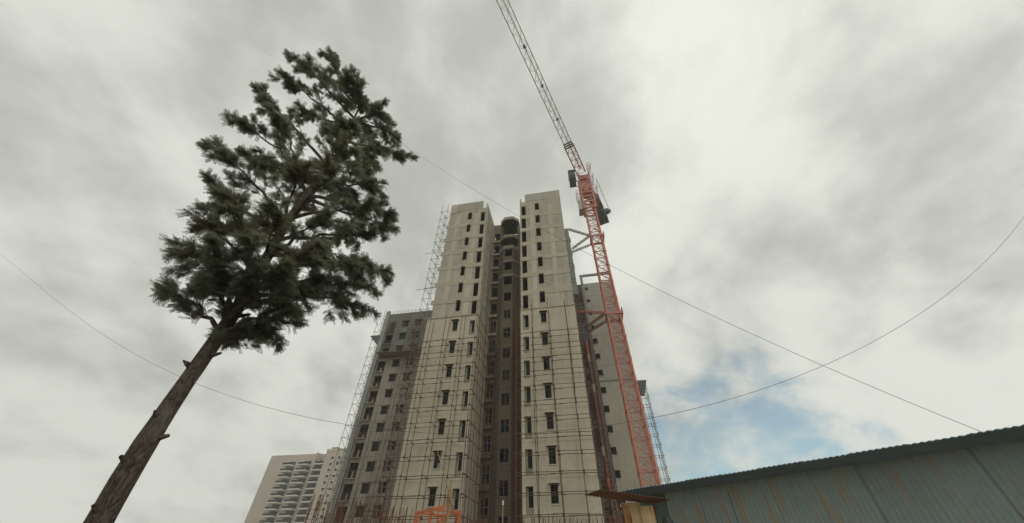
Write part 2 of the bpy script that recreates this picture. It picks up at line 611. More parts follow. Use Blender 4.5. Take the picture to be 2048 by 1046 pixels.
# ------------------------------------------------------------------ setting: ground
g = MB()
g.add([(-1500, -1500, 0), (1500, -1500, 0), (1500, 1500, 0), (-1500, 1500, 0)], [(0, 1, 2, 3)])
tag(g.build('ground', 'earth'), None, None, kind='structure')

# ------------------------------------------------------------------ the twin-fronted tower block
D = 36.27
PL = 26.8             # plaster is finished up to here
LX0, LX1, RX0, RX1 = -17.7, -11.33, -5.85, 0.73
tower = empty('tower_block', (-8.6, D, 0), None, 'tall raw concrete tower with two projecting wings and a dark recess between', 'building')
A_TOP = [47.04 - 3 * k for k in range(16)]      # top of the tall slots; k=15 -> 2.04


def front_holes(ax0, ax1, bx0, bx1, org):
    up, lo = [], []
    for zt in A_TOP:
        if zt > PL + 1:
            up.append((ax0 - org, ax1 - org, zt - 2.24, zt))
            up.append((bx0 - org, bx1 - org, zt - 1.34, zt + 0.38))
        elif zt > 3:
            lo.append((ax0 - org, ax1 - org, zt - 2.12, zt))
            lo.append((bx0 - org, bx1 - org, zt - 1.32, zt + 0.09))
    return up, lo


def wing(x0, x1, ax0, ax1, bx0, bx1, cols, mirror):
    lo_x0 = x0 - 0.35 if mirror else x0 - 0.06
    lo_x1 = x1 + (0.0 if mirror else 0.03)
    up, lo = front_holes(ax0, ax1, bx0, bx1, x0)
    zt_par = 48.13
    wall('wall', (x0, D), 0, x1 - x0, PL, zt_par, up, 0.25, 'infill_blocks', tower)
    up2, lo = front_holes(ax0, ax1, bx0, bx1, lo_x0)
    wall('plastered_wall', (lo_x0, D - 0.06), 0, lo_x1 - lo_x0, 0, PL, lo, 0.3, 'plaster', tower)
    # ledge that closes the plaster
    box('ledge', lo_x0 - 0.1, lo_x1 + 0.1, D - 0.17, D - 0.003, PL + 0.003, PL + 0.1, 'beam_concrete', tower)
    # floor beams and columns of the raw frame
    for zt in A_TOP:
        if zt < PL + 1:
            continue
        s = 0.35 if mirror else 0.0
        bo = random.uniform(0.025, 0.06)
        # ring beam just above the slot (broken where the taller window rises into it)
        zb0, zb1 = zt + 0.003, zt + 0.74
        if zt < 47:
            box('beam', x0 - s, min(ax0, bx0) - 0.003 if False else (bx0 if mirror else ax1 + 0.003), D - bo, D + 0.02, zb0 + jit(.02), zb1, 'beam_concrete', tower) if mirror else \
                box('beam', x0 - 0.01, bx0, D - bo, D + 0.02, zb0, zb1, 'beam_concrete', tower)
            if mirror:
                box('beam', bx1, x1 + 0.01, D - bo - 0.01, D + 0.02, zb0, zb1, 'beam_concrete', tower)
            else:
                box('beam', bx1, x1 + 0.012, D - bo - 0.01, D + 0.02, zb0 + jit(.02), zb1, 'beam_concrete', tower)
            box('beam', bx0, bx1, D - bo + 0.012, D + 0.02, zt + 0.40, zb1 - 0.004, 'beam_concrete', tower)
        for (c0, c1) in cols:
            box('column', c0 + jit(.03), c1 + jit(.03), D - 0.02 - random.uniform(0, 0.012), D + 0.02, zt - 2.24, zt, 'column_concrete', tower)
        # smoother, later cast panel on the outer corner
        if mirror:
            box('panel', x0 + 0.01, x0 + 1.0 + jit(.25), D - 0.012, D + 0.02, zt - 2.24, zt - 0.004, 'smooth_panel', tower)
        else:
            box('panel', x1 - 0.85 + jit(.2), x1 - 0.01, D - 0.012, D + 0.02, zt - 2.24, zt - 0.004, 'smooth_panel', tower)
        if random.random() < 0.6:
            w = random.uniform(0.7, 1.3)
            px = x0 + 1.2 + random.random() * 0.5 if mirror else -2.55
            box('panel', px, px + (w if mirror else min(w, 0.9)), D - 0.009, D + 0.02, zt - 2.2, zt - 0.1, 'smooth_panel', tower)
    # parapet
    if mirror:
        box('parapet', x0 - 0.02, -12.12, D - 0.03, D + 0.2, zt_par + 0.003, 50.0, 'smooth_panel', tower)
        box('parapet', x0 - 0.02, -16.6, D - 0.045, D - 0.03, 47.8, 49.96, 'column_concrete', tower)
        box('corner_stub', x1 - 0.17, x1, D, D + 0.3, zt_par + 0.003, 49.15, 'column_concrete', tower)
        wall('side_parapet', (x1, D + 0.31), R(90), 5.4, zt_par + 0.003, 49.3, [], 0.18, 'smooth_panel', tower)
    else:
        box('parapet', -5.0, x1 + 0.02, D - 0.03, D + 0.2, zt_par + 0.003, 50.0, 'smooth_panel', tower)
        box('parapet', x1 - 0.6, x1 + 0.025, D - 0.045, D - 0.03, 47.9, 49.95, 'column_concrete', tower)
        box('corner_stub', x0, x0 + 0.22, D, D + 0.3, zt_par + 0.003, 49.12, 'column_concrete', tower)
        wall('side_parapet', (x0, D + 5.7), R(-90), 5.4, zt_par + 0.003, 49.3, [], 0.18, 'smooth_panel', tower)
    # windows in the finished storeys
    for zt in A_TOP:
        if not (3 < zt < PL + 1):
            continue
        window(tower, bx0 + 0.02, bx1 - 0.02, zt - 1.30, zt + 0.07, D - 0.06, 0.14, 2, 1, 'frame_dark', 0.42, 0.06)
        w = empty('slot_window', ((ax0 + ax1) / 2, D, zt - 2.1), tower)
        box('low_wall', ax0 - 0.02, ax1 + 0.02, D + 0.30, D + 0.42, zt - 2.2, zt - 1.52, 'recess_light', w)  # darker concrete than the plaster, standing in for shade inside the slot
        xa, xb = (ax0 + 0.2, ax1)
        box('pane', xa, xb, D + 0.34, D + 0.352, zt - 1.5, zt - 0.01, 'glass', w)
        box('frame', ax0, xa - 0.003, D + 0.32, D + 0.38, zt - 1.5, zt - 0.01, 'smooth_panel', w)
        # shallow string course at each floor
        box('string_course', lo_x0 + 0.01, lo_x1 - 0.01, D - 0.078 - 0.001, D - 0.06, zt - 2.42, zt - 2.24, 'plaster', tower)
    # storey slabs and partitions inside
    for zt in A_TOP:
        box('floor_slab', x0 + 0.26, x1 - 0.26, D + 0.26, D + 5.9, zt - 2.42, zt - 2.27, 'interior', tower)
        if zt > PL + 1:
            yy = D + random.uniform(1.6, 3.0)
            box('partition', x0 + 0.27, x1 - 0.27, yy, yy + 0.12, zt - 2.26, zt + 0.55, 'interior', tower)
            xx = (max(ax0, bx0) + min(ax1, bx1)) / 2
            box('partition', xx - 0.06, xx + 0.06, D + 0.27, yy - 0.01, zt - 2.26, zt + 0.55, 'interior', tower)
    box('roof_slab', x0 + 0.26, x1 - 0.26, D + 0.26, D + 7.6, 47.75, 47.95, 'interior', tower)


wing(RX0, RX1, -5.6, -4.93, -3.42, -2.76, [(-4.25, -3.62), (-1.45, -0.85)], False)
wing(LX0, LX1, -12.33, -11.66, -14.52, -13.88, [(-13.5, -12.75), (-16.5, -15.9)], True)

# wing side walls
sw = wall('side_wall', (LX1, D + 0.255), R(90), 5.75, PL, 48.13, [], 0.24, 'infill_blocks', tower)
wall('side_wall', (LX1 + 0.003, D + 0.255), R(90), 5.75, 0, PL, [], 0.24, 'plaster', tower)
wall('side_wall', (LX0, D + 6.0), R(-90), 5.75, 0, 48.13, [], 0.24, 'smooth_panel', tower)
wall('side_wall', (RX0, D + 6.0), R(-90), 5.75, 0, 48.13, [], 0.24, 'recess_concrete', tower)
wall('side_wall', (RX1, D + 0.255), R(90), 5.75, 0, 48.13, [], 0.24, 'smooth_panel', tower)
for zt in A_TOP:
    up = zt > PL + 1
    box('beam', LX1 - 0.02, LX1 + (0.05 if up else 0.03), D + 0.02, D + 5.72, zt + 0.003, zt + (0.7 if up else 0.12), 'beam_concrete' if up else 'plaster', tower)
    if up:
        for yy in (D + 0.02, D + 2.1, D + 4.9):
            box('column', LX1 - 0.02, LX1 + 0.03, yy, yy + 0.75, zt - 2.24, zt, 'column_concrete', tower)
for yy in (D + 0.9, D + 2.3, D + 3.6, D + 4.9):
    box('pilaster', LX1 - 0.02, LX1 + 0.045, yy, yy + 0.35, 0, PL - 0.01, 'plaster', tower)

# core behind the wings
box('core_wall', -17.4, 0.98, 45.2, 58.0, 0, 46.6, 'dark_concrete', tower)
# right-hand step of the core, seen past the wing
wall('step_wall', (RX1 - 0.3, 42.4), 0, 1.1, 33.2, 47.1, [], 1.5, 'grey_concrete', tower)
wall('step_wall', (RX1 - 0.28, 42.5), 0, 0.62, 0, 33.18, [(0.3, 0.58, 47.04 - 3 * k - 1.4, 47.04 - 3 * k) for k in range(5, 15)], 0.25, 'recess_concrete', tower)
for zt in A_TOP:
    if 34 < zt < 46:
        box('beam', RX1 - 0.2, 1.62 + jit(.06), 42.33, 43.0, zt + 0.1, zt + 0.75, 'grey_concrete', tower)
        box('panel', RX1 - 0.2, 1.5 + (47 - zt) * 0.012, 42.36, 42.9, zt - 2.1, zt + 0.09, 'grey_concrete', tower)

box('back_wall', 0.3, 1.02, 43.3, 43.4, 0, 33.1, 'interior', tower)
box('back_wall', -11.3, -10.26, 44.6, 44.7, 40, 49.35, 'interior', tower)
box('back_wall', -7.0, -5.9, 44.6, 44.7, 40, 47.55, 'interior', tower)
# recess: narrow window strip beside the left wing
SX0, SX1, SY = LX1, -10.12, 41.6
sh = []
for zt in A_TOP:
    if zt > 3:
        sh.append((0.2, 1.08, zt - 1.75, zt + 0.1))
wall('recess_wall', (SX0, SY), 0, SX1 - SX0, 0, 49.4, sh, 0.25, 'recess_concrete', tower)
for zt in A_TOP:
    if zt < 3:
        continue
    box('shelf_slab', SX0 + 0.02, SX1 - 0.02, SY - 0.42, SY + 0.01, zt - 2.4, zt - 2.02, 'recess_light' if zt > PL + 1 else 'recess_concrete', tower)
    if zt < PL + 4:
        window(tower, SX0 + 0.22, SX0 + 1.06, zt - 1.73, zt + 0.08, SY, 0.1, 2, 2, 'frame_light', 0.0, 0.0)
    box('floor_slab', SX0 + 0.03, SX1 - 0.03, SY + 0.26, SY + 2.9, zt + 0.2, zt + 0.35, 'interior', tower)
    box('partition', SX0 + 0.05, SX1 - 0.05, SY + 1.2, SY + 1.3, zt - 2.0, zt + 0.19, 'interior', tower)

# recess: octagonal stair bay
BX0, BX1, BY, CH = -9.35, -7.88, 41.05, 0.8
B_TOP = [42.5, 39.6, 36.65] + [33.52 - 3 * k for k in range(11)]
bh = []
for i, zt in enumerate(B_TOP):
    if zt < 3:
        continue
    a, b, h = ((0.06, 1.41, 1.55) if i < 3 else (0.2, 1.26, 1.42))
    bh.append((a, b, zt - h, zt))
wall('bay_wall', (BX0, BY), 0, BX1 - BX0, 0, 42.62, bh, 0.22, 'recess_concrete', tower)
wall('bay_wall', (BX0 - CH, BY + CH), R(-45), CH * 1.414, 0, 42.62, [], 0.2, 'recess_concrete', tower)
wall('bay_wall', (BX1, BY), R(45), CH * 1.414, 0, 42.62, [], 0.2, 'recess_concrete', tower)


def bay_poly(o):
    k = o * 0.414
    return [(BX0 - CH - o, 44.88), (BX0 - CH - o, BY + CH - k), (BX0 - k, BY - o), (BX1 + k, BY - o), (BX1 + CH + o, BY + CH - k), (BX1 + CH + o, 44.88)]


def bay_slab(name, z0, z1, o, mat):
    m = MB()
    po, pi = bay_poly(o), bay_poly(o - 0.22)
    m.prism(po[:1] + po[1:5] + po[5:] + pi[::-1], z0, z1)
    f = m.build('fascia', mat, tower)
    m = MB()
    m.prism(bay_poly(o - 0.224), z0 + 0.1, z1 - 0.1)
    return m.build(name, 'interior', tower)  # dark inner slab behind the paler fascia, shade of the soffit put into colour


bay_slab('roof_slab', 49.9, 50.58, 0.1, 'recess_light')
bay_slab('landing_slab', 45.35, 46.0, 0.06, 'recess_light')
bay_slab('landing_slab', 42.63, 43.35, 0.06, 'recess_light')
for i in (1, 2):
    m = MB()
    po, pi = bay_poly(0.09)[1:5], bay_poly(-0.03)[1:5]
    m.prism(po + pi[::-1], B_TOP[i] + 0.05, B_TOP[i] + 0.5)
    m.build('hood', 'recess_light', tower)
for zt in (42.0, 39.7, 36.8, 33.7):
    m = MB()
    m.prism(bay_poly(-0.25), zt + 0.6, zt + 0.75)
    m.build('landing_slab', 'interior', tower)
for (x, y) in [(BX0 - CH + 0.14, 42.6), (BX1 + CH - 0.14, 42.6)]:
    box('bay_column', x - 0.14, x + 0.14, y - 0.2, y + 1.2, 43.36, 49.89, 'recess_concrete', tower)
box('bay_back_wall', BX0 - CH - 0.05, BX1 + CH + 0.05, 44.9, 45.0, 0, 49.89, 'interior', tower)
box('bay_side_wall', BX0 - CH - 0.1, BX0 - CH, 42.2, 44.89, 0, 49.88, 'recess_concrete', tower)
box('bay_side_wall', BX1 + CH, BX1 + CH + 0.1, 42.2, 44.89, 0, 49.88, 'recess_concrete', tower)
for i, zt in enumerate(B_TOP):
    if 3 < zt < 31.5:
        window(tower, BX0 + 0.22, BX0 + 1.24, zt - 1.4, zt - 0.02, BY, 0.09, 2, 2 if i % 2 else 1, 'frame_light', 0.0, 0.05, 'recess_concrete')
    if zt > 3:
        box('stair_flight', BX0, BX1, BY + 0.6, BY + 2.2, zt - 2.1, zt - 1.9, 'interior', tower)
# wall strip between bay and right wing
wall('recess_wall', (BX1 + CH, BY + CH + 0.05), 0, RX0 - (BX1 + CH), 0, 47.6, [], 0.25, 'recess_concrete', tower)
for zt in A_TOP:
    box('beam', BX1 + CH, RX0 - 0.01, BY + CH - 0.05, BY + CH + 0.06, zt - 2.5, zt - 2.2, 'recess_concrete', tower)

# ------------------------------------------------------------------ rear left block
LBY = 59.7
lb = empty('rear_block', (-30, LBY, 0), None, 'darker brown-grey block with open balconies behind the left wing of the tower', 'building')
TZ = 35.6
cols_lb = [(-38.45, -36.85), (-35.32, -33.95), (-32.42, -31.15), (-29.2, -27.9), (-26.0, -24.7)]
rows_lb = [43.3 - 3 * k for k in range(14)]
ho_u, ho_l = [], []
for zt in rows_lb:
    for i, (a, b) in enumerate(cols_lb):
        h = 2.3 if i == 0 else 1.42
        (ho_u if zt > TZ + 0.2 else ho_l).append((a + 39.5, b + 39.5, zt - h, zt))
ho_l = [h for h in ho_l if h[2] > 0.2]
wall('wall', (-39.5, LBY), 0, 19.5, TZ, 45.5, ho_u, 0.25, 'dark_concrete', lb)
wall('wall', (-39.5, LBY), 0, 19.5, 0, TZ - 0.003, ho_l, 0.25, 'brown_plaster', lb)
box('pilaster', -39.62, -38.75, LBY - 0.35, LBY - 0.003, 0, 46.15, 'grey_concrete', lb)
box('side_wall', -39.6, -39.35, LBY + 0.26, LBY + 12, 0, 46.1, 'grey_concrete', lb)
box('core_wall', -39.3, -20.2, LBY + 2.2, LBY + 12, 0, 45.2, 'interior', lb)
for zt in rows_lb:
    box('floor_slab', -39.3, -20.2, LBY + 0.26, LBY + 2.19, zt - 2.62, zt - 2.45, 'interior', lb)
    box('beam', -38.74, -20.1, LBY - 0.05, LBY - 0.002, zt - 2.75, zt - 2.42, 'dark_concrete' if zt > 38 else 'brown_plaster', lb)
    for xs in (-36.55, -33.6):
        box('pilaster', xs, xs + 0.5, LBY - 0.04, LBY - 0.003, zt - 2.41, zt + 0.24, 'dark_concrete' if zt > 36.5 else 'brown_plaster', lb)
    # balcony
    a, b = cols_lb[0]
    bal = empty('balcony', ((a + b) / 2, LBY, zt - 2.3), lb)
    box('balcony_slab', a - 0.1, b + 0.1, LBY - 0.4, LBY - 0.055, zt - 2.44, zt - 2.3, 'brown_plaster' if zt < 36 else 'dark_concrete', bal)
    rl = MB()
    for k in range(9):
        x = a + (b - a) * (k + 0.5) / 9
        rl.box(x - 0.02, x + 0.02, LBY + 0.05, LBY + 0.08, zt - 2.28, zt - 1.3)
    rl.box(a, b, LBY + 0.04, LBY + 0.09, zt - 1.3, zt - 1.22)
    rl.build('railing', 'pipe_rust' if zt < 36 else 'frame_dark', bal)
    if zt < TZ - 1:
        pipe('drain_pipe', (b - 0.62, LBY - 0.05, zt - 2.28), (b - 0.55 + jit(.05), LBY - 0.08, zt - random.uniform(1.2, 1.75)), 0.09, 'white_pvc', bal)
    for (a, b) in cols_lb[1:3]:
        window(lb, a + 0.02, b - 0.02, zt - 1.4, zt - 0.02, LBY, 0.1, 2, random.choice((1, 2)), 'frame_dark', 0.22, 0.0, 'brown_plaster' if zt < 36 else 'dark_concrete', 0.05)
# light sheets leaning in one window
for k in range(4):
    x = -32.3 + k * 0.26
    pipe('board', (x, LBY + 0.02, 27.0), (x + 0.1 + jit(.05), LBY + 0.06, 28.25 + jit(.1)), 0.075, 'white_pvc', lb, 'bar')
for k in range(13):
    x = -38.2 + k * 0.85
    pipe('starter_bar', (x, LBY + 0.15, 45.45), (x + jit(.08), LBY + 0.15, 46.3 + random.random() * 0.5), 0.028, 'rebar_rust', lb)
for z in (45.9, 46.2):
    pipe('guard_rail', (-38.4, LBY + 0.12, z), (-27.2, LBY + 0.12, z + jit(.05)), 0.022, 'pipe_grey', lb)

# ------------------------------------------------------------------ rear right block
RBY = 58.94
rb = empty('rear_block', (6.3, RBY, 0), None, 'pale rear block with one column of tiny windows behind the crane mast', 'building')
zr = [46.64 - 3 * k for k in range(15)]
hr_u = [(0.7, 1.33, z - 0.75, z) for z in zr if z > PL + 1]
hr_l = [(0.7, 1.33, z - 0.85, z) for z in zr if 3 < z < PL]
wall('wall', (3.0, RBY), 0, 6.5, PL, 47.6, hr_u, 0.25, 'smooth_panel', rb)
wall('plastered_wall', (3.0, RBY - 0.05), 0, 6.5, 0, PL - 0.003, hr_l, 0.3, 'rear_plaster', rb)
box('ledge', 2.95, 9.55, RBY - 0.16, RBY - 0.055, PL - 0.05, PL + 0.08, 'grey_concrete', rb)
box('core_wall', 3.1, 9.45, RBY + 1.0, RBY + 13, 0, 47.3, 'interior', rb)
box('link_wall', 1.56, 3.05, 57.0, 57.4, 0, 46.0, 'interior', rb)
box('column', 3.02, 3.55, RBY - 0.35, RBY - 0.06, 0, 49.3, 'grey_concrete', rb)
box('column', 8.95, 9.45, RBY - 0.3, RBY - 0.06, 47.62, 49.3, 'grey_concrete', rb)
box('roof_beam', 2.98, 9.5, RBY - 0.37, RBY - 0.05, 49.302, 49.75, 'grey_concrete', rb)
for i, z in enumerate(zr):
    if z > PL:
        box('beam', 3.56, 9.49, RBY - 0.03, RBY - 0.002, z - 2.2, z - 1.7, 'smooth_panel', rb)
        box('panel', 4.9 + jit(.3), 6.6 + jit(.4), RBY - 0.015, RBY - 0.002, z - 1.68, z + 0.76, 'smooth_panel', rb)
    if 3 < z < 36:
        w = empty('window', (4.0, RBY, z - 0.8), rb)
        m = MB()
        y = RBY - 0.3
        m.box(3.62, 3.7, y, RBY - 0.06, z - 0.9, z + 0.05)
        m.box(4.33, 4.41, y, RBY - 0.06, z - 0.9, z + 0.05)
        m.box(3.7, 4.33, y, RBY - 0.06, z - 0.02, z + 0.05)
        m.box(3.98, 4.04, y + 0.1, RBY - 0.06, z - 0.88, z - 0.02)
        m.build('frame', 'frame_dark', w)
        box('pane', 3.69, 4.34, RBY + 0.02, RBY + 0.035, z - 0.86, z + 0.01, 'glass', w)

# ------------------------------------------------------------------ far apartment building on the left
FY = 200.0
fb = empty('apartment_building', (-150, FY, 0), None, 'distant finished pink-beige apartment block with white balcony slabs', 'building')
FX0, FX1, FZ = -185.0, -131.0, 58.2
fh, fwin = [], []
for k in range(18):
    zt = 54.3 - 3 * k
    if zt < 3:
        continue
    for x in (-141.5, -137.4, -133.6):
        fh.append((x - (-145.5), x - (-145.5) + 1.5, zt - 1.3, zt))
        fwin.append((x, zt))
wall('wall', (-145.5, FY), 0, FX1 + 145.5, 0, FZ, fh, 0.4, 'pink_plaster', fb)
wall('wall', (FX0, FY + 5.0), 0, 33.0, 0, FZ - 0.6, [], 0.4, 'pink_plaster', fb)
wall('side_wall', (-145.5, FY + 0.41), R(-90) + math.pi, 6, 0, FZ, [], 0.4, 'pink_plaster', fb)
box('core_wall', FX0, FX1, FY + 5.6, FY + 18, 0, FZ - 0.8, 'pink_plaster', fb)
box('side_wall', -145.9, -145.5, FY + 0.41, FY + 4.9, 0, FZ, 'pink_plaster', fb)
for x, zt in fwin:
    w = empty('window', (x + 0.75, FY, zt - 1.3), fb)
    m = MB()
    m.box(x - 0.2, x + 1.7, FY - 0.25, FY - 0.005, zt + 0.02, zt + 0.25)
    m.box(x - 0.2, x + 1.7, FY - 0.25, FY - 0.005, zt - 1.55, zt - 1.32)
    m.build('frame', 'white_trim', w)
    box('pane', x + 0.03, x + 1.47, FY + 0.15, FY + 0.2, zt - 1.28, zt - 0.02, 'glass', w)
for k in range(18):
    zt = 53.9 - 3 * k
    if zt < 4:
        continue
    for bi, (b0, b1) in enumerate([(-152.2, -146.2), (-162.6, -156.0), (-172.5, -166.2)]):
        bal = empty('balcony', ((b0 + b1) / 2, FY + 2, zt - 2.4), fb)
        box('balcony_slab', b0, b1, FY + 0.9, FY + 4.98, zt - 2.9, zt - 2.3, 'white_trim', bal)
        box('balcony_glass', b0 + 0.2, b1 - 0.2, FY + 1.0, FY + 1.1, zt - 2.29, zt - 1.3, 'glass', bal)
        box('doorway', b0 + 0.8, b1 - 0.8, FY + 4.85, FY + 4.97, zt - 2.29, zt - 0.1, 'glass', bal)
m = MB()
m.box(-152.3, -151.9, FY + 0.9, FY + 4.9, 0, FZ - 1)
m.build('fin', 'pink_plaster', fb)
box('roof_tank', -145.2, -141.0, FY + 3, FY + 7, FZ, FZ + 1.9, 'tank_green', fb)
box('parapet', -145.7, FX1, FY - 0.2, FY - 0.02, FZ - 0.6, FZ + 0.25, 'white_trim', fb)

# ------------------------------------------------------------------ scaffolding
PR = 0.03


def scaffold(name, loc, label, cat='scaffold', group=None):
    return empty(name, loc, None, label, cat, group)


GRP = 'pipe scaffolds on the buildings'


def face_scaffold(label, xs, x_a, x_b, y_in, y_out, z_top, lev, mat, over=0.25, diag=True):
    s = scaffold('scaffold', ((x_a + x_b) / 2, y_in, 0), label, group=GRP)
    r = 0.033
    cp = MB()
    for x in xs:
        for y in (y_in, y_out):
            z, top = 0.0, z_top + random.uniform(-0.9, 0.5)
            xx = x + jit(.03)
            while z < top - 0.5:                      # tubes of a stock length, joined end to end and never quite in line
                z2 = min(z + random.uniform(5.0, 6.0), top)
                x2 = x + jit(.06)
                pipe('post', (xx, y + jit(.015), z), (x2, y + jit(.02), z2 + 0.15), r, mat, s)
                cp.bar((x2, y, z2 - 0.1), (x2, y, z2 + 0.2), r * 1.5, 6)
                z, xx = z2, x2 + jit(.03)
    for z in lev:
        for y in (y_in, y_out):
            xa, xb = x_a - random.random() * over, x_b + random.random() * over
            xm = xa + (xb - xa) * random.uniform(0.35, 0.65)
            za, zm, zb = z + jit(.04), z + jit(.05), z + jit(.04)
            pipe('ledger', (xa, y - 0.06, za), (xm + 0.25, y - 0.06, zm), r * 0.92, mat, s)
            pipe('ledger', (xm - 0.25, y - 0.10, zm + 0.02), (xb, y - 0.06, zb), r * 0.92, mat, s)
            for x in xs:
                cp.box(x - 0.045, x + 0.045, y - 0.10, y + 0.03, z - 0.045, z + 0.045)
        for x in xs:
            pipe('transom', (x + 0.06, y_out - random.uniform(0.1, 0.35), z + 0.06), (x + 0.06, y_in + 0.35, z + 0.06 + jit(.03)), r * 0.85, mat, s)
    cp.build('couplers', 'pipe_rust', s)['kind'] = 'stuff'
    return s


LEV = [22.54 - 1.525 * k for k in range(15)]
face_scaffold('rusty pipe scaffold over the plastered lower front of the left wing', [-18.55, -16.85, -14.8, -12.8, -10.95], -18.6, -10.9, 35.8, 34.6, 26.4, LEV, 'pipe_rust')
face_scaffold('rusty pipe scaffold over the plastered lower front of the right wing', [-4.38, -2.4, -0.38], -6.1, 1.0, 35.8, 34.7, 26.6, LEV, 'pipe_rust', 0.35)

# in the recess
s = scaffold('scaffold', (-8.6, 39, 0), 'red-brown pipe scaffold standing inside the dark recess', group=GRP)
for (x, y, zt) in [(-10.6, 40.9, 30), (-10.85, 38.6, 27), (-10.85, 36.6, 26), (-7.35, 40.6, 28.5), (-7.05, 39.2, 31), (-6.8, 37.9, 27), (-6.5, 36.6, 26), (-6.35, 40.4, 30), (-9.9, 40.7, 25), (-7.6, 40.3, 26)]:
    pipe('post', (x + jit(.05), y, 0), (x + jit(.05), y, zt + jit(.8)), 0.04, 'pipe_red', s)
for z in LEV + [24.1, 25.6]:
    pipe('ledger', (-10.9, 34.4, z + 0.1), (-10.86, 41.4 - random.random(), z + 0.1), 0.034, 'pipe_rust', s)
    pipe('ledger', (-11.1, 40.8, z + jit(.1)), (-5.9, 40.5, z + jit(.1)), 0.026, 'pipe_red', s)
    pipe('ledger', (-11.1, 38.7, z + jit(.1)), (-5.9, 38.7, z + jit(.1)), 0.022, 'pipe_red', s)
    if random.random() < 0.7:
        pipe('brace', (-9.7, 40.55, z + 0.05), (-8.6 + jit(.3), 40.2, z - 1.5), 0.024, 'pipe_red', s)
    pipe('ledger', (-6.5, 36.5, z + 0.1), (-7.2, 40.8, z + 0.1), 0.026, 'pipe_red', s)

# tall frame scaffold left of the left wing
s = scaffold('scaffold', (-18.9, 36.8, 0), 'tall narrow grey pipe scaffold rising along the outer edge of the left wing', group=GRP)
for (x, y, zt) in [(-19.4, 36.3, 50.2), (-18.32, 36.3, 50.6), (-19.2, 37.6, 49.4), (-18.25, 37.6, 49.0)]:
    pipe('post', (x, y, 0), (x + jit(.04), y, zt), PR, 'pipe_grey', s)
lv = [48.6 - 1.83 * k for k in range(26)]
for i, z in enumerate(lv):
    if z < 1:
        continue
    for y in (36.3, 37.6):
        pipe('ledger', (-19.6 if y < 37 else -19.4, y - 0.05, z), (-18.1, y - 0.05, z + jit(.05)), PR * 0.85, 'pipe_grey', s)
    pipe('transom', (-19.38, 36.1, z + 0.06), (-19.2, 37.8, z + 0.06), PR * 0.8, 'pipe_grey', s)
    pipe('transom', (-18.3, 36.1, z + 0.06), (-18.25, 37.8, z + 0.06), PR * 0.8, 'pipe_grey', s)
    pipe('brace', (-19.4, 36.27, z - 0.1), (-18.32, 36.27, z - 1.75), PR * 0.8, 'pipe_grey', s)
for z in (38.9, 31.95):
    pipe('ledger', (-20.6, 36.2, z), (-18.0, 36.2, z + 0.05), PR * 0.9, 'pipe_grey', s)

# rear left block: side scaffold
s = scaffold('scaffold', (-40.4, 59.4, 0), 'pale frame scaffold along the outer left edge of the rear block', group=GRP)
for (x, y, zt) in [(-41.15, 59.3, 46.0), (-39.95, 59.3, 46.6), (-40.6, 60.7, 45.4), (-39.85, 60.7, 46.2)]:
    pipe('post', (x, y, 0), (x, y, zt), 0.04, 'pipe_grey', s)
for k in range(24):
    z = 44.9 - 1.9 * k
    if z < 1:
        break
    pipe('ledger', (-41.3, 59.25, z), (-39.8, 59.25, z), 0.034, 'pipe_grey', s)
    pipe('ledger', (-40.8, 60.65, z), (-39.8, 60.65, z), 0.032, 'pipe_grey', s)
    pipe('transom', (-41.13, 59.1, z + 0.07), (-40.6, 60.9, z + 0.07), 0.03, 'pipe_grey', s)
    pipe('transom', (-39.95, 59.1, z + 0.07), (-39.85, 60.9, z + 0.07), 0.03, 'pipe_grey', s)
    pipe('brace', (-41.15, 59.22, z), (-39.95, 59.22, z - 1.8), 0.03, 'pipe_grey', s)
m = MB()
m.add([(-41.6, 58.9, 39.95), (-39.6, 58.9, 39.95), (-39.6, 61, 39.95), (-41.6, 61, 39.95), (-40.1, 59.4, 38.3), (-39.6, 59.4, 38.0), (-39.6, 60.6, 38.0), (-40.1, 60.6, 38.3)],
      [(0, 3, 2, 1), (4, 5, 6, 7), (0, 1, 5, 4), (1, 2, 6, 5), (2, 3, 7, 6), (3, 0, 4, 7)])
tag(m.build('catch_platform', 'net_grey'), 'small grey netted catch platform on the rear block side scaffold', 'platform', 'catch platforms')

# rear left block: front scaffold
xs = [-38.9, -37.0, -35.6, -33.8, -32.7, -31.4, -30.6, -29.9, -29.2, -28.4]
s = scaffold('scaffold', (-33, 58.3, 0), 'dense dark pipe scaffold in front of the brown rear block', group=GRP)
for x in xs:
    for y in (58.9, 57.8):
        if y < 58 and x < -32.8:
            continue
        pipe('post', (x + jit(.1), y, 0), (x + jit(.2), y, random.uniform(22, 33) if x < -32.8 else random.uniform(36, 45.5)), 0.034, 'pipe_rust', s)
for k in range(23):
    z = 43.5 - 1.9 * k
    xa = -39.0 if z < 24 else -32.9
    pipe('ledger', (xa - random.random(), 58.85, z + jit(.1)), (-28.0, 58.85, z + jit(.1)), 0.028, 'pipe_rust', s)
    pipe('ledger', (-33.0, 57.75, z + jit(.1)), (-28.0, 57.75, z + jit(.1)), 0.028, 'pipe_rust', s)
    pipe('brace', (-31.4, 57.72, z), (-29.9 + jit(.3), 57.72, z - 1.9), 0.03, 'pipe_rust', s)
    pipe('brace', (-32.7, 58.8, z - 1.9), (-31.4 + jit(.3), 58.8, z), 0.026, 'pipe_rust', s)
    pipe('transom', (-31.4, 57.5, z + 0.08), (-31.4, 59.2, z + 0.08), 0.026, 'pipe_rust', s)
    pipe('transom', (-29.9, 57.5, z + 0.08), (-29.9, 59.2, z + 0.08), 0.026, 'pipe_rust', s)
cp = empty('catch_platform', (-34, 58.6, 34.8), None, 'long plank catch platform sagging across the rear block facade', 'platform', 'catch platforms')
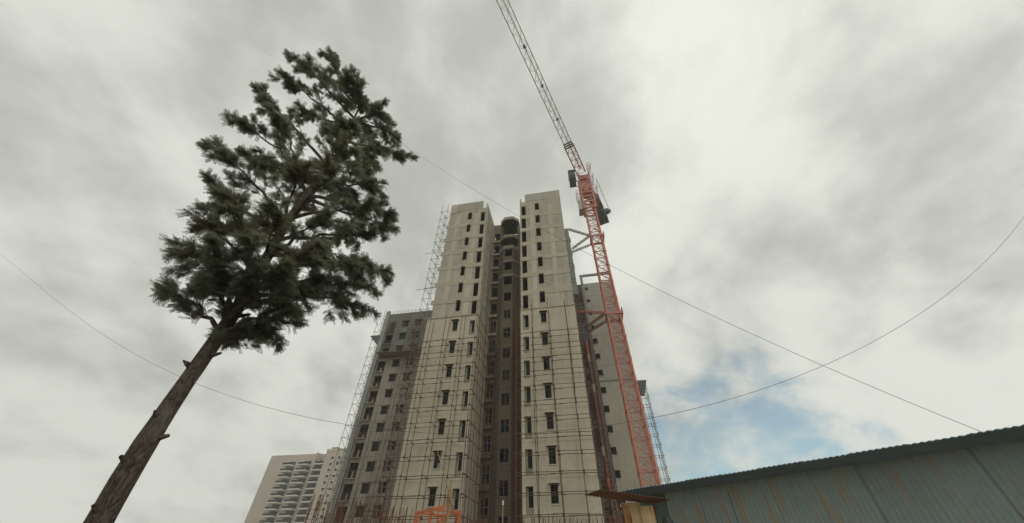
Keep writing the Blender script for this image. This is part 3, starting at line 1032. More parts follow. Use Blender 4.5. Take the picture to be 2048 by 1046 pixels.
for k in range(11):
    x = -38.2 + k * 0.95
    m = MB()
    sag = 0.18 * math.sin(math.pi * k / 10)
    z0 = 35.2 - sag + jit(.06)
    m.box(x, x + 0.93, 57.6, 59.6, z0, z0 + 0.07)
    m.build('plank', 'plank', cp)
for y in (57.7, 59.4):
    pipe('bearer', (-38.4, y, 34.98), (-27.6, y, 34.95), 0.05, 'pipe_rust', cp)
pipe('toe_rail', (-38.2, 57.62, 35.75), (-27.8, 57.62, 35.7), 0.035, 'plank', cp)

# rear right block: outer scaffold
s = scaffold('scaffold', (10.4, 59.2, 0), 'dark grid scaffold beyond the crane mast on the far right', group=GRP)
for (x, y) in [(9.75, 59.3), (10.25, 59.3), (10.85, 59.3), (9.75, 60.6), (10.75, 60.6), (11.1, 61.8)]:
    pipe('post', (x, y, 0), (x + jit(.05), y, 26.4 + jit(.4)), 0.034, 'pipe_grey', s)
for k in range(18):
    z = 25.6 - 1.45 * k
    if z < 1:
        break
    pipe('ledger', (9.6, 59.25, z), (11.05, 59.25, z), 0.03, 'pipe_grey', s)
    pipe('ledger', (9.6, 60.55, z), (11.0, 60.55, z), 0.028, 'pipe_grey', s)
    pipe('transom', (10.85, 59.0, z + 0.07), (11.1, 62, z + 0.07), 0.028, 'pipe_grey', s)
    pipe('brace', (10.25, 59.22, z), (10.85, 59.22, z - 1.45), 0.026, 'pipe_grey', s)
m = MB()
m.add([(9.6, 58.9, 26.5), (11.1, 58.9, 26.5), (11.1, 60.2, 26.5), (9.6, 60.2, 26.5), (9.75, 59.3, 24.3), (10.35, 59.3, 24.3), (10.35, 59.9, 24.3), (9.75, 59.9, 24.3)],
      [(0, 3, 2, 1), (4, 5, 6, 7), (0, 1, 5, 4), (1, 2, 6, 5), (2, 3, 7, 6), (3, 0, 4, 7)])
tag(m.build('catch_platform', 'net_grey'), 'grey netted catch hopper just right of the crane mast', 'platform', 'catch platforms')

# along the tiny windows of the rear right block
s = scaffold('scaffold', (3.2, 57.8, 0), 'thin cross-braced pipe scaffold beside the tiny windows of the pale rear block', group=GRP)
for (x, y, zt) in [(2.75, 58.2, 37), (3.25, 58.0, 38.5), (3.55, 58.3, 36), (2.9, 57.2, 37), (3.5, 57.2, 35)]:
    pipe('post', (x, y, 0), (x + jit(.05), y, zt), 0.036, 'pipe_red', s)
for k in range(24):
    z = 36.2 - 1.5 * k
    if z < 1:
        break
    pipe('ledger', (2.5, 57.95, z), (3.75, 57.95, z + jit(.05)), 0.028, 'pipe_red', s)
    pipe('brace', (2.9, 57.9, z), (3.5, 57.9, z - 1.5), 0.026, 'pipe_red', s)
    pipe('brace', (3.5, 57.85, z), (2.9, 57.85, z - 1.5), 0.026, 'pipe_red', s)

# ------------------------------------------------------------------ hoist tower and debris chute
h = empty('hoist_tower', (1.8, 48.2, 0), None, 'brown ladder-like material hoist tower in the gap right of the tower', 'hoist')
for (x, y) in [(1.22, 47.6), (2.4, 47.6), (1.22, 48.8), (2.4, 48.8)]:
    pipe('post', (x, y, 0), (x, y, 37.0), 0.075, 'pipe_red', h, 'bar')
pipe('post', (1.95, 47.5, 0), (1.95, 47.5, 27), 0.05, 'pipe_red', h, 'bar')
for k in range(74):
    z = 0.5 + 0.5 * k
    m = 'plank' if (z < 13 or k % 9 == 4) else 'pipe_red'
    pipe('rung', (1.2, 47.55, z), (2.42, 47.55, z + jit(.03)), 0.045 if m == 'plank' else 0.028, m, h, 'bar')
for k in range(24):
    z = 0.5 + 1.5 * k
    pipe('brace', (2.45, 47.6, z), (2.45, 48.8, z + 1.5), 0.03, 'pipe_red', h)
    pipe('brace', (1.2, 48.82, z), (2.42, 48.82, z + 1.5), 0.03, 'pipe_red', h)
for (z0, z1) in [(35.3, 37.3), (31.8, 34.2), (22.3, 23.3), (17.2, 21.0), (9.2, 10.8), (13.5, 16.2), (24.2, 27.8), (5.5, 8.0)]:
    box('mesh_panel', 1.32, 2.3, 48.0, 48.05, z0, z1, 'hoist_panel', h)
box('tarpaulin', 1.7, 2.35, 48.3, 48.34, 28.6, 34.4, 'tarp_blue', h)

c = empty('debris_chute', (2.0, 47.2, 0), None, 'debris chute of orange, red and cream plastic drums hanging beside the hoist', 'chute')
cm = ['drum_orange', 'drum_orange', 'drum_cream', 'drum_brown', 'drum_brown', 'drum_brown', 'drum_cream', 'drum_brown', 'drum_red', 'drum_red',
      'drum_brown', 'drum_brown', 'drum_brown', 'drum_cream', 'drum_brown', 'drum_red', 'drum_orange', 'drum_red', 'drum_brown', 'drum_brown', 'drum_brown', 'drum_red', 'drum_brown', 'drum_brown']
z = 27.9
for i, mm in enumerate(cm):
    if z < 1.2:
        break
    m = MB()
    n = 12
    prof = [(0.0, 0.17), (0.1, 0.19), (0.45, 0.19), (0.5, 0.205), (0.55, 0.19), (0.95, 0.21), (1.02, 0.22)]
    for (hh, r) in prof:
        for k in range(n):
            a = 2 * math.pi * k / n
            m.v.append((r * math.cos(a), r * math.sin(a), hh))
    for q in range(len(prof) - 1):
        for k in range(n):
            m.f.append((q * n + k, q * n + (k + 1) % n, (q + 1) * n + (k + 1) % n, (q + 1) * n + k))
    m.build('drum', mm, c, Matrix.Translation((1.9 + 0.008 * i + jit(.03), 47.15, z - 1.05)) @ Matrix.Rotation(jit(.03), 4, 'X'), True)
    z -= 1.08
pipe('chain', (1.62, 47.1, 1.0), (1.62, 47.1, 29.5), 0.02, 'pipe_red', c)

# ------------------------------------------------------------------ tower crane
crane = empty('tower_crane', (6.33, 45.93, 0), None, 'orange-red lattice tower crane with long grey jib reaching overhead', 'crane')
MX, MY, HW = 6.33, 45.93, 0.88
SEC = 3.25
Z0 = 1.02
sec_br = MB()
for (ax, ay, bx, by) in [(-1, -1, 1, -1), (1, -1, 1, 1), (1, 1, -1, 1), (-1, 1, -1, -1)]:
    P = lambda t, z: Vector((HW * (ax + (bx - ax) * t), HW * (ay + (by - ay) * t), z))
    sec_br.bar(P(0, 0.12), P(1, 0.12), 0.06)
    sec_br.bar(P(0, SEC / 2), P(1, SEC / 2), 0.048)
    sec_br.bar(P(0, 0.15), P(1, SEC / 2), 0.042)
    sec_br.bar(P(1, 0.15), P(0, SEC / 2), 0.042)
    sec_br.bar(P(0, SEC / 2), P(1, SEC - 0.05), 0.042)
    sec_br.bar(P(1, SEC / 2), P(0, SEC - 0.05), 0.042) if (ax + ay) < 1 else None
sec_br.bar((-HW, -HW, 0.1), (HW, HW, 0.1), 0.045)
# inner ladder of a section
for t_ in (-0.22, 0.22):
    sec_br.bar((0.35 + t_, 0.35, 0), (0.35 + t_, 0.35, SEC), 0.03)
for k in range(10):
    sec_br.bar((0.13, 0.35, 0.15 + k * SEC / 10), (0.57, 0.35, 0.15 + k * SEC / 10), 0.018)
leg_m = MB()
leg_m.box(-0.1, 0.1, -0.1, 0.1, 0, SEC)
leg_m.box(-0.135, 0.135, -0.135, 0.135, 0, 0.22)
leg_m.box(-0.135, 0.135, -0.135, 0.135, SEC - 0.2, SEC)


def proto(mb, nm, mat):
    me = bpy.data.meshes.new(nm)
    me.from_pydata(mb.v, [], mb.f)
    me.update()
    me.materials.append(MAT[mat])
    return me


BR = proto(sec_br, 'mast_bracing', 'crane_red')
LG = proto(leg_m, 'mast_leg', 'crane_orange')
for k in range(-1, 17):
    z = Z0 + SEC * k
    if k == -1:
        box('base_block', MX - 1.6, MX + 1.6, MY - 1.6, MY + 1.6, 0, Z0, 'grey_concrete', crane)
        continue
    sct = empty('mast_section', (MX, MY, z), crane)
    o = mesh_obj('bracing', BR, 'crane_red', sct, Matrix.Translation((MX, MY, z)))
    for sx in (-1, 1):
        for sy in (-1, 1):
            mesh_obj('leg', LG, 'crane_orange', sct, Matrix.Translation((MX + sx * HW, MY + sy * HW, z + 0.002)))
TOPZ = Z0 + SEC * 17     # 56.27

# collars and ties
def collar(zc, ties, mat):
    co = empty('tie_collar', (MX, MY, zc), crane)
    m = MB()
    o, i = 1.16, 0.98
    for z in (zc - 0.2, zc + 0.02):
        m.box(MX - o, MX + o, MY - o, MY - i, z, z + 0.18)
        m.box(MX - o, MX + o, MY + i, MY + o, z, z + 0.18)
        m.box(MX - o, MX - i, MY - i, MY + i, z + 0.002, z + 0.178)
        m.box(MX + i, MX + o, MY - i, MY + i, z + 0.002, z + 0.178)
    m.box(MX + 1.165, MX + 1.3, MY - 1.2, MY + 1.2, zc - 0.25, zc + 0.75)
    m.build('ring', 'crane_red', co)
    for (a, b) in ties:
        a, b = Vector(a), Vector(b)
        d = (b - a).normalized()
        sd = d.cross(Vector((0, 0, 1))).normalized() * 0.13
        m = MB()
        L = (b - a).length
        for s1 in (-1, 1):
            for s2 in (-1, 1):
                off = sd * s1 + Vector((0, 0, 0.13 * s2))
                m.bar(a + d * 0.25 + off, b - d * 0.25 + off, 0.045)
                m.bar(a, a + d * 0.25 + off, 0.045)
                m.bar(b, b - d * 0.25 + off, 0.045)
        nb = int((L - 0.5) / 0.4)
        for q in range(nb):
            t0 = a + d * (0.25 + q * (L - 0.5) / nb)
            t1 = a + d * (0.25 + (q + 1) * (L - 0.5) / nb)
            for s1 in (-1, 1):
                m.bar(t0 + sd * s1 + Vector((0, 0, 0.13 * (1 if q % 2 else -1))), t1 + sd * s1 + Vector((0, 0, 0.13 * (-1 if q % 2 else 1))), 0.03)
                m.bar(t0 + sd * (1 if q % 2 else -1) + Vector((0, 0, 0.13 * s1)), t1 + sd * (-1 if q % 2 else 1) + Vector((0, 0, 0.13 * s1)), 0.03)
        m.build('tie_strut', mat, co)


collar(47.0, [((5.15, 44.75, 47), (1.5, 42.5, 47)), ((5.15, 44.8, 47), (1.8, 47.6, 47)), ((5.15, 47.05, 47), (1.8, 48.4, 47))], 'tie_grey')
collar(30.8, [((5.15, 44.75, 30.8), (1.1, 43.6, 30.8)), ((5.15, 44.8, 30.8), (2.1, 48.4, 30.8)), ((5.15, 47.05, 30.8), (2.0, 50.2, 30.8))], 'tie_rust')

# head: climbing frame, slewing unit, tower head
hd = empty('slewing_unit', (MX, MY, TOPZ), crane)
m = MB()
for (zz, o) in [(54.6, 1.25), (56.3, 1.28), (58.0, 1.22), (59.3, 1.2), (60.6, 1.2), (63.0, 1.1)]:
    t_ = 0.3
    m.box(MX - o, MX + o, MY - o, MY - o + 0.2, zz, zz + t_)
    m.box(MX - o, MX + o, MY + o - 0.2, MY + o, zz, zz + t_)
    m.box(MX - o, MX - o + 0.2, MY - o + 0.2, MY + o - 0.2, zz + 0.002, zz + t_ - 0.002)
    m.box(MX + o - 0.2, MX + o, MY - o + 0.2, MY + o - 0.2, zz + 0.002, zz + t_ - 0.002)
for sx in (-1, 1):
    for sy in (-1, 1):
        m.box(MX + sx * 1.1 - 0.13, MX + sx * 1.1 + 0.13, MY + sy * 1.1 - 0.13, MY + sy * 1.1 + 0.13, 54.61, 66.0)
for sy in (-1, 1):
    m.bar((MX - 1.05, MY + sy * 1.06, 56.6), (MX + 1.05, MY + sy * 1.06, 58.0), 0.07)
    m.bar((MX + 1.05, MY + sy * 1.06, 54.9), (MX - 1.05, MY + sy * 1.06, 56.3), 0.07)
    m.bar((MX - 1.05, MY + sy * 1.06, 61), (MX + 1.05, MY + sy * 1.06, 63), 0.07)
    m.bar((MX + 1.05, MY + sy * 1.06, 63.3), (MX - 1.05, MY + sy * 1.06, 65.8), 0.07)
    m.bar((MX + sy * 1.06, MY - 1.05, 61), (MX + sy * 1.06, MY + 1.05, 63), 0.07)
m.build('climbing_frame', 'crane_red', hd)
m = MB()
n = 20
m.prism([(MX + 1.15 * math.cos(2 * math.pi * k / n), MY + 1.15 * math.sin(2 * math.pi * k / n)) for k in range(n)], 60.0, 60.55)
m.build('slewing_ring', 'crane_red', hd)
m = MB()
m.box(MX - 1.0, MX + 1.0, MY - 1.0, MY + 1.0, 61.3, 62.9)
m.build('turntable', 'crane_red', hd)
box('jib_root_block', MX - 0.95, MX + 0.95, MY - 0.95, MY + 0.95, 64.2, 65.6, 'crane_red', hd)


def platform(x0, x1, y0, y1, z, mat='crane_grey', parent=hd, floor='crane_red'):
    p = empty('platform', ((x0 + x1) / 2, (y0 + y1) / 2, z), parent)
    m = MB()
    for q in range(6):
        xx = x0 + (x1 - x0) * (q + 0.5) / 6
        m.bar((xx, y0, z), (xx, y1, z), 0.028)
    for yy in (y0, y1):
        m.bar((x0, yy, z + 0.03), (x1, yy, z + 0.03), 0.05)
    m.build('floor_grating', floor, p)
    m = MB()
    for (x, y) in [(x0, y0), (x1, y0), (x1, y1), (x0, y1), (x0, (y0 + y1) / 2), (x1, (y0 + y1) / 2)]:
        m.bar((x, y, z + 0.05), (x, y, z + 1.15), 0.035)
    for q in (0.6, 1.12):
        for (a, b) in [((x0, y0), (x1, y0)), ((x1, y0), (x1, y1)), ((x1, y1), (x0, y1)), ((x0, y1), (x0, y0))]:
            m.bar((a[0], a[1], z + q), (b[0], b[1], z + q), 0.03)
    m.build('guard_rail', mat, p)


platform(MX + 1.25, MX + 2.2, MY - 1.2, MY + 1.2, 60.4, 'crane_red')
platform(MX + 1.25, MX + 1.95, MY - 1.3, MY + 1.0, 64.2, 'crane_red')
platform(MX + 0.9, MX + 1.6, MY - 3.0, MY - 1.4, 65.6, 'crane_red')
platform(MX + 1.25, MX + 2.0, MY - 1.2, MY + 1.2, 57.0, 'crane_red')
platform(MX - 2.1, MX - 1.25, MY - 1.0, MY + 1.2, 59.4, 'crane_red')
m = MB()
m.box(MX - 2.15, MX - 1.3, MY - 0.9, MY - 0.8, 54.8, 57.4)
m.box(MX - 2.15, MX - 1.3, MY - 0.78, MY + 0.9, 54.8, 54.9)
m.build('sheet_panel', 'frame_light', hd)

cab = empty('operator_cab', (3.85, 43.7, 61.8), crane, None, None)
box('cab_floor', 3.2, 4.5, 42.5, 45.0, 61.8, 61.95, 'counterweight', cab)
box('cab_body', 3.22, 4.48, 43.2, 44.98, 61.951, 64.2, 'cab_teal', cab)
m = MB()
m.add([(3.24, 42.55, 62.5), (4.46, 42.55, 62.5), (4.46, 43.2, 61.96), (3.24, 43.2, 61.96), (3.24, 42.6, 64.1), (4.46, 42.6, 64.1), (4.46, 43.2, 64.15), (3.24, 43.2, 64.15)],
      [(0, 3, 2, 1), (4, 5, 6, 7), (0, 1, 5, 4), (1, 2, 6, 5), (2, 3, 7, 6), (3, 0, 4, 7)])
m.build('windscreen', 'cab_glass', cab)
box('cab_roof', 3.15, 4.55, 42.45, 45.05, 64.201, 64.33, 'cab_teal', cab)
m = MB()
for y in (43.4, 44.8):
    m.bar((4.48, y, 61.9), (MX - 1.0, y + 0.6, 61.6), 0.08)
    m.bar((4.48, y, 64.0), (MX - 1.0, y + 0.6, 63.2), 0.06)
m.build('cab_bracket', 'crane_red', cab)

# jib
JD = Vector((-0.303, -0.953, 0)).normalized()
JS = Vector((-JD.y, JD.x, 0))
JZ, JW, JH = 66.3, 0.76, 1.35
JC = Vector((MX, MY, 0))


def JP(s, side, z):
    p = JC + JD * s + JS * side
    return Vector((p.x, p.y, z))


def jib_part(parent, s0, s1, npan, mat, w=JW, hgt=JH, r=0.07, rd=0.036):
    st = [s0 + (s1 - s0) * i / npan for i in range(npan + 1)]
    for sd in (-1, 1):
        pipe('bottom_chord', JP(s0, sd * w, JZ), JP(s1, sd * w, JZ), r, mat, parent, 'bar')
    pipe('top_chord', JP(s0, 0, JZ + hgt), JP(s1, 0, JZ + hgt), r * 1.1, mat, parent)
    m = MB()
    for i in range(npan):
        a, b = st[i], st[i + 1]
        mid = (a + b) / 2
        for sd in (-1, 1):
            m.bar(JP(a, sd * w, JZ), JP(mid, 0, JZ + hgt), rd)
            m.bar(JP(mid, 0, JZ + hgt), JP(b, sd * w, JZ), rd)
        m.bar(JP(a, -w, JZ), JP(a, w, JZ), rd)
        m.bar(JP(a, -w, JZ), JP(b, w, JZ), rd * 0.8)
    m.build('lacing', mat, parent)


SECS = [(1.0, 8.3, 4, 'crane_red', 0.9, 1.6, 0.11, 0.055), (8.35, 18.3, 5, 'crane_grey', JW, JH, 0.07, 0.036), (18.35, 28.3, 5, 'crane_grey', JW, JH, 0.065, 0.034),
        (28.35, 38.3, 5, 'crane_grey', JW, JH, 0.06, 0.032), (38.35, 48.3, 5, 'crane_grey', JW, JH, 0.055, 0.03)]
for (a, b, n, mt, w, hh, r, rd) in SECS:
    js = empty('jib_section', JP((a + b) / 2, 0, JZ), crane)
    jib_part(js, a, b, n, mt, w, hh, r, rd)
for s_ in (14.2, 21.0, 28.0):
    p = JP(s_, 0.1, JZ + 0.15)
    box('pulley', p.x - 0.2, p.x + 0.2, p.y - 0.2, p.y + 0.2, p.z - 0.15, p.z + 0.2, 'frame_dark', crane)
p0, p1 = JP(8.33, -0.95, JZ - 0.15), JP(8.33, 0.95, JZ - 0.15)
tr = MB()
for q in (-0.5, 0.0, 0.5):
    tr.bar(JP(8.4 + q, -0.9, JZ - 0.2), JP(8.4 + q, 0.9, JZ - 0.2), 0.16)
tr.build('trolley', 'counterweight', crane)
for sd in (0.08, -0.05):
    pipe('hoist_rope', JP(2, sd, JZ + 0.35), JP(48, sd, JZ + 0.3), 0.025, 'crane_grey', crane)

# counter-jib
cj = empty('counter_jib', JP(-7, 0, JZ), crane)
for sd in (-0.85, 0.85):
    pipe('beam', JP(-0.5, sd, 65.6), JP(-13.2, sd, 65.6), 0.14, 'crane_red', cj, 'bar')
m = MB()
for k in range(9):
    m.bar(JP(-1 - k * 1.4, -0.85, 65.6), JP(-1 - k * 1.4, 0.85, 65.6), 0.07)
    m.bar(JP(-1 - k * 1.4, -0.85, 65.6), JP(-2.4 - k * 1.4, 0.85, 65.6), 0.05)
m.build('lacing', 'crane_red', cj)
m = MB()
for sd in (-1.0, 2.3):
    for k in range(8):
        m.bar(JP(-2 - k * 1.5, sd, 65.7), JP(-2 - k * 1.5, sd, 66.85), 0.035)
    for q in (66.3, 66.83):
        m.bar(JP(-2, sd, q), JP(-12.6, sd, q), 0.035)
m.build('guard_rail', 'counterweight', cj)
m = MB()
rot = Matrix.Rotation(math.atan2(JD.y, JD.x), 4, 'Z')
m.box(-0.5, 0.5, -1.2, 0.2, 0, 1.0)
m.box(-0.3, 0.3, 0.2, 0.6, 0.1, 0.7)
m.build('winch', 'counterweight', cj, Matrix.Translation(JP(-10.6, 2.0, 64.6)) @ rot)
m = MB()
m.box(-1.4, 1.4, -1.05, 1.05, 0, 1.2)
m.build('ballast_box', 'counterweight', cj, Matrix.Translation(JP(-6.3, 0.45, 64.0)) @ rot)
for k in range(7):
    m = MB()
    m.box(-0.27, 0.27, -1.05, 1.05, 0, 2.4 + jit(.06))
    m.build('ballast_slab', 'counterweight', cj, Matrix.Translation(JP(-8.2 - 0.62 * k, 0.45, 63.0)) @ rot)

# ------------------------------------------------------------------ overhead wires
def wire(px, Y, label, r):
    pts = [on_y(x, y, Y) for x, y in px]
    K = 4
    A = np.array([[(p.x / 10) ** k for k in range(K)] for p in pts])
    co = np.linalg.lstsq(A, np.array([p.z for p in pts]), rcond=None)[0]
    lo0, hi0 = pts[0].x, pts[-1].x
    lo, hi = lo0 - 9, hi0 + 10
    m = MB()
    n = 200
    prev = None
    N = 6
    ring = []
    for i in range(n + 1):
        x = lo + (hi - lo) * i / n
        xq = min(max(x, lo0), hi0)
        z = sum(co[k] * (xq / 10) ** k for k in range(K))
        z += (x - xq) * sum(k * co[k] * (xq / 10) ** (k - 1) / 10 for k in range(1, K))
        for q in range(N):
            a = 2 * math.pi * q / N
            m.v.append((x, Y + r * math.cos(a), z + r * math.sin(a)))
    for i in range(n):
        for q in range(N):
            m.f.append((i * N + q, i * N + (q + 1) % N, (i + 1) * N + (q + 1) % N, (i + 1) * N + q))
    tag(m.build('overhead_wire', 'wire_black', None, None, True), label, 'wire', 'overhead wires')


wire([(560, 118), (785, 275), (905, 351), (1040, 430), (1145, 492), (1230, 540), (1310, 577), (1416, 627), (1700, 752), (2120, 925)], 8.0, 'upper wire slanting from the tree down across both wings to the right', 0.0055)
wire([(-80, 470), (180, 637), (380, 741), (500, 793), (632, 843), (690, 861), (820, 895), (950, 911), (1080, 905), (1150, 882), (1300, 826), (1416, 775), (1600, 690), (1850, 560), (2120, 405)], 9.0, 'lower sagging wire crossing in front of the lower storeys', 0.005)

# ------------------------------------------------------------------ tree on the left
TAZ = R(-54)
TN = (math.sin(TAZ), math.cos(TAZ))
TD = 9.0
TB = Vector((TN[0] * TD, TN[1] * TD, 0))
tree = empty('tree', tuple(TB), None, 'tall feathery-leaved tree whose branches reach in from the left', 'tree')
TP = (-TN[1], TN[0])      # not used for placing, sideways direction
tips = [(655, 108, .2), (640, 150, -.6), (706, 158, .5), (690, 200, -.5), (728, 205, .2), (758, 222, .6), (735, 262, -.4), (781, 262, .2), (760, 288, .9), (808, 315, .3), (742, 325, -.7),
        (700, 300, 1.1), (752, 372, .5), (728, 345, -.3), (700, 400, -.9), (788, 432, .2), (750, 415, .9), (777, 462, -.4), (735, 470, .7), (690, 470, -1.0), (766, 545, .1), (735, 520, .8),
        (705, 545, -.5), (745, 572, .6), (722, 612, .0), (685, 592, -.4), (660, 560, .6), (690, 250, 1.2), (660, 340, 1.3), (650, 430, 1.2), (655, 500, 1.1), (670, 380, -1.2), (665, 270, -1.3),
        (600, 120, .1), (570, 160, -.4), (520, 190, .2), (560, 240, 1.0), (600, 220, -.8), (480, 240, -.2), (440, 300, .3), (500, 320, -1.0), (420, 370, -.3), (460, 400, .9), (400, 440, .1), (370, 500, -.4),
        (430, 500, .8), (500, 480, 1.2), (560, 420, 1.4), (600, 330, 1.5), (560, 540, 1.2), (500, 570, .7), (440, 590, .2), (360, 590, -.2), (580, 610, .8), (620, 590, .4), (540, 650, .3), (470, 670, -.1), (620, 500, 1.4),
        (600, 400, -1.2), (540, 330, -1.3), (480, 460, -1.1), (420, 560, -1.0)]


def tip3(px, py, dz):
    return on_plane(px, py, TN, TD - dz * 1.3)


axis_top = Vector((TB.x, TB.y, 16.3))
trunk = MB()


def tube(mb, pts, radii, n=7):
    base = len(mb.v)
    for i, p in enumerate(pts):
        d = (pts[min(i + 1, len(pts) - 1)] - pts[max(i - 1, 0)]).normalized()
        q = d.to_track_quat('Z', 'Y')
        for k in range(n):
            a = 2 * math.pi * k / n
            mb.v.append(tuple(p + q @ Vector((radii[i] * math.cos(a), radii[i] * math.sin(a), 0))))
    for i in range(len(pts) - 1):
        for k in range(n):
            mb.f.append((base + i * n + k, base + i * n + (k + 1) % n, base + (i + 1) * n + (k + 1) % n, base + (i + 1) * n + k))


NTR = 60
tpts = [Vector((TB.x + 0.1 * math.sin(i * 0.19), TB.y + 0.1 * math.cos(i * 0.27), 16.6 * i / NTR)) for i in range(NTR + 1)]
NS = 16
for i, p in enumerate(tpts):
    r0 = (0.17 * (1 - i / (NTR + 1)) + 0.018) * (1 + 0.04 * math.sin(i * 0.7)) * (1.0 + 0.5 * math.exp(-i * 0.5))
    for k in range(NS):
        a = 2 * math.pi * k / NS
        rr_ = r0 * (1 + 0.07 * math.sin(5 * a + i * 0.15) + random.uniform(-.035, .035))
        trunk.v.append((p.x + rr_ * math.cos(a), p.y + rr_ * math.sin(a), p.z))
for i in range(NTR):
    for k in range(NS):
        trunk.f.append((i * NS + k, i * NS + (k + 1) % NS, (i + 1) * NS + (k + 1) % NS, (i + 1) * NS + k))
trunk.build('trunk', 'bark', tree, None, True)
limbs = MB()
crown_v, crown_f = [], []
rng = random.Random(21)


def frond(base, d, up, L):
    """a pinnate leaf: thin midrib with slim leaflets on both sides, tips curling down"""
    d = d.normalized()
    side = d.cross(up)
    if side.length < 1e-3:
        side = d.cross(Vector((1, 0, 0)))
    side.normalize()
    nn = side.cross(d)
    b = len(crown_v)
    crown_v.extend([tuple(base), tuple(base + d * L * 0.5 + side * 0.006), tuple(base + d * L - nn * L * 0.1), tuple(base + d * L * 0.5 - side * 0.006)])
    crown_f.append((b, b + 1, b + 2, b + 3))
    k = 6
    for i in range(k):
        t0 = 0.1 + 0.85 * i / k
        ll = L * 0.40 * (1 - 0.7 * abs(t0 - 0.35))
        for s_ in (-1, 1):
            p = base + d * (L * t0) - nn * (L * 0.1 * t0 * t0)
            q = p + (d * 0.8 + side * s_ * 0.75 - nn * rng.uniform(0.0, 0.4)).normalized() * ll
            w = d * (0.0068 + 0.005 * rng.random()) - side * (0.004 * s_)
            b = len(crown_v)
            m_ = p.lerp(q, 0.45)
            crown_v.extend([tuple(p), tuple(m_ - w), tuple(q), tuple(m_ + w)])
            crown_f.append((b, b + 1, b + 2, b + 3))


def leafy(p0, p1, n, L, spread=0.9):
    """fronds set along a twig from p0 to p1, denser to the end"""
    d = (p1 - p0).normalized()
    for i in range(n):
        t_ = 1 - (1 - rng.random() ** 0.7) * 0.85
        v = Vector((rng.gauss(0, 1), rng.gauss(0, 1), rng.gauss(0, 0.8))).normalized()
        dd = d * rng.uniform(0.35, 1.1) + v * spread
        frond(p0.lerp(p1, t_), dd, Vector((rng.gauss(0, .3), rng.gauss(0, .3), 1)), L * rng.uniform(0.6, 1.1))


for (px, py, dz) in tips:
    limbs = MB()
    tip = tip3(px, py, dz)
    hd_ = Vector((tip.x - TB.x, tip.y - TB.y, 0)).length
    zb = min(max(tip.z - 0.25 * hd_ - 0.3, 4.0), 15.8)
    b0 = Vector((TB.x, TB.y, zb))
    mid = b0.lerp(tip, 0.55) + Vector((0, 0, 0.22 * hd_ * rng.uniform(0.0, 0.7)))
    pts = []
    for i in range(11):
        t_ = i / 10
        p = b0 * (1 - t_) ** 2 + mid * 2 * t_ * (1 - t_) + tip * t_ ** 2
        if 0 < i < 10:
            p = p + Vector((rng.gauss(0, .03), rng.gauss(0, .03), rng.gauss(0, .03)))
        pts.append(p)
    tube(limbs, pts, [0.055 * (1 - i / 11) ** 1.3 + 0.006 for i in range(11)], 6)
    dirv = (pts[-1] - pts[-3]).normalized()
    leafy(tip - dirv * 0.8, tip - dirv * 0.12, 66, 0.28, 0.62)
    for i in range(2, 10):
        t_ = i / 10
        for rep in range(1 if (i < 6 or rng.random() < 0.35) else 2):
            side = Vector((rng.gauss(0, 1), rng.gauss(0, 1), rng.gauss(-0.15, .4))).normalized()
            bl = rng.uniform(0.35, 1.0) * (1.2 - t_ * 0.75)
            q0 = pts[i].lerp(pts[i + 1], rng.random())
            e = q0 + (dirv * 0.9 + side * 0.7).normalized() * bl
            c_ = q0.lerp(e, 0.5) + Vector((0, 0, 0.06 * bl))
            e = e - Vector((0, 0, 0.12 * bl))
            tube(limbs, [q0, c_, e], [0.010, 0.007, 0.003], 4)
            leafy(q0.lerp(c_, 0.4), c_, rng.randint(5, 12), 0.25, 0.7)
            leafy(c_, e, rng.randint(12, 26), 0.27, 0.62)
    limbs.build('limb', 'bark', tree)
# thin, mostly bare side shoots low on the stem
for k in range(5):
    z = 5.4 + k * 0.4 + rng.random() * 0.4
    a = rng.uniform(0, 6.28)
    p0 = Vector((TB.x, TB.y, z))
    d_ = Vector((math.cos(a), math.sin(a), rng.uniform(0.2, 0.7))).normalized()
    L_ = rng.uniform(0.5, 0.9)
    p1 = p0 + d_ * L_ * 0.5
    p2 = p0 + d_ * L_ + Vector((rng.gauss(0, .1), rng.gauss(0, .1), -0.1))
    limbs = MB()
    tube(limbs, [p0, p1, p2], [0.022, 0.014, 0.005], 5)
    limbs.build('limb', 'bark', tree)
    leafy(p0.lerp(p1, 0.6), p1, 10, 0.24, 0.8)
    leafy(p1, p2, 26, 0.25, 0.75)
for k in range(16):
    z = 0.9 + k * 0.33 + rng.random() * 0.2
    a = rng.uniform(0, 6.28)
    p0 = Vector((TB.x + 0.1 * math.sin(z / 16.6 * NTR * 0.19), TB.y + 0.1 * math.cos(z / 16.6 * NTR * 0.27), z))
    d_ = Vector((math.cos(a), math.sin(a), 0.35))
    limbs = MB()
    tube(limbs, [p0, p0 + d_ * 0.17, p0 + d_ * rng.uniform(0.2, 0.34)], [0.075, 0.045, rng.uniform(0.012, 0.03)], 7)
    limbs.build('branch_stub', 'bark', tree)
me = bpy.data.meshes.new('crown')
me.from_pydata(crown_v, [], crown_f)
me.update()
mesh_obj('crown', me, 'leaf', tree)

# ------------------------------------------------------------------ tin shed at the lower right
UD = Vector((0.80, -0.60, 0))               # along the wall, towards the camera on the right
ND = Vector((-0.60, -0.80, 0))              # out of the wall, towards the viewer
W0 = Vector((1.55, 12.05, 0))
shed = empty('shed', tuple(W0), None, 'corrugated tin shed with blue-grey roof in the lower right corner', 'shed')


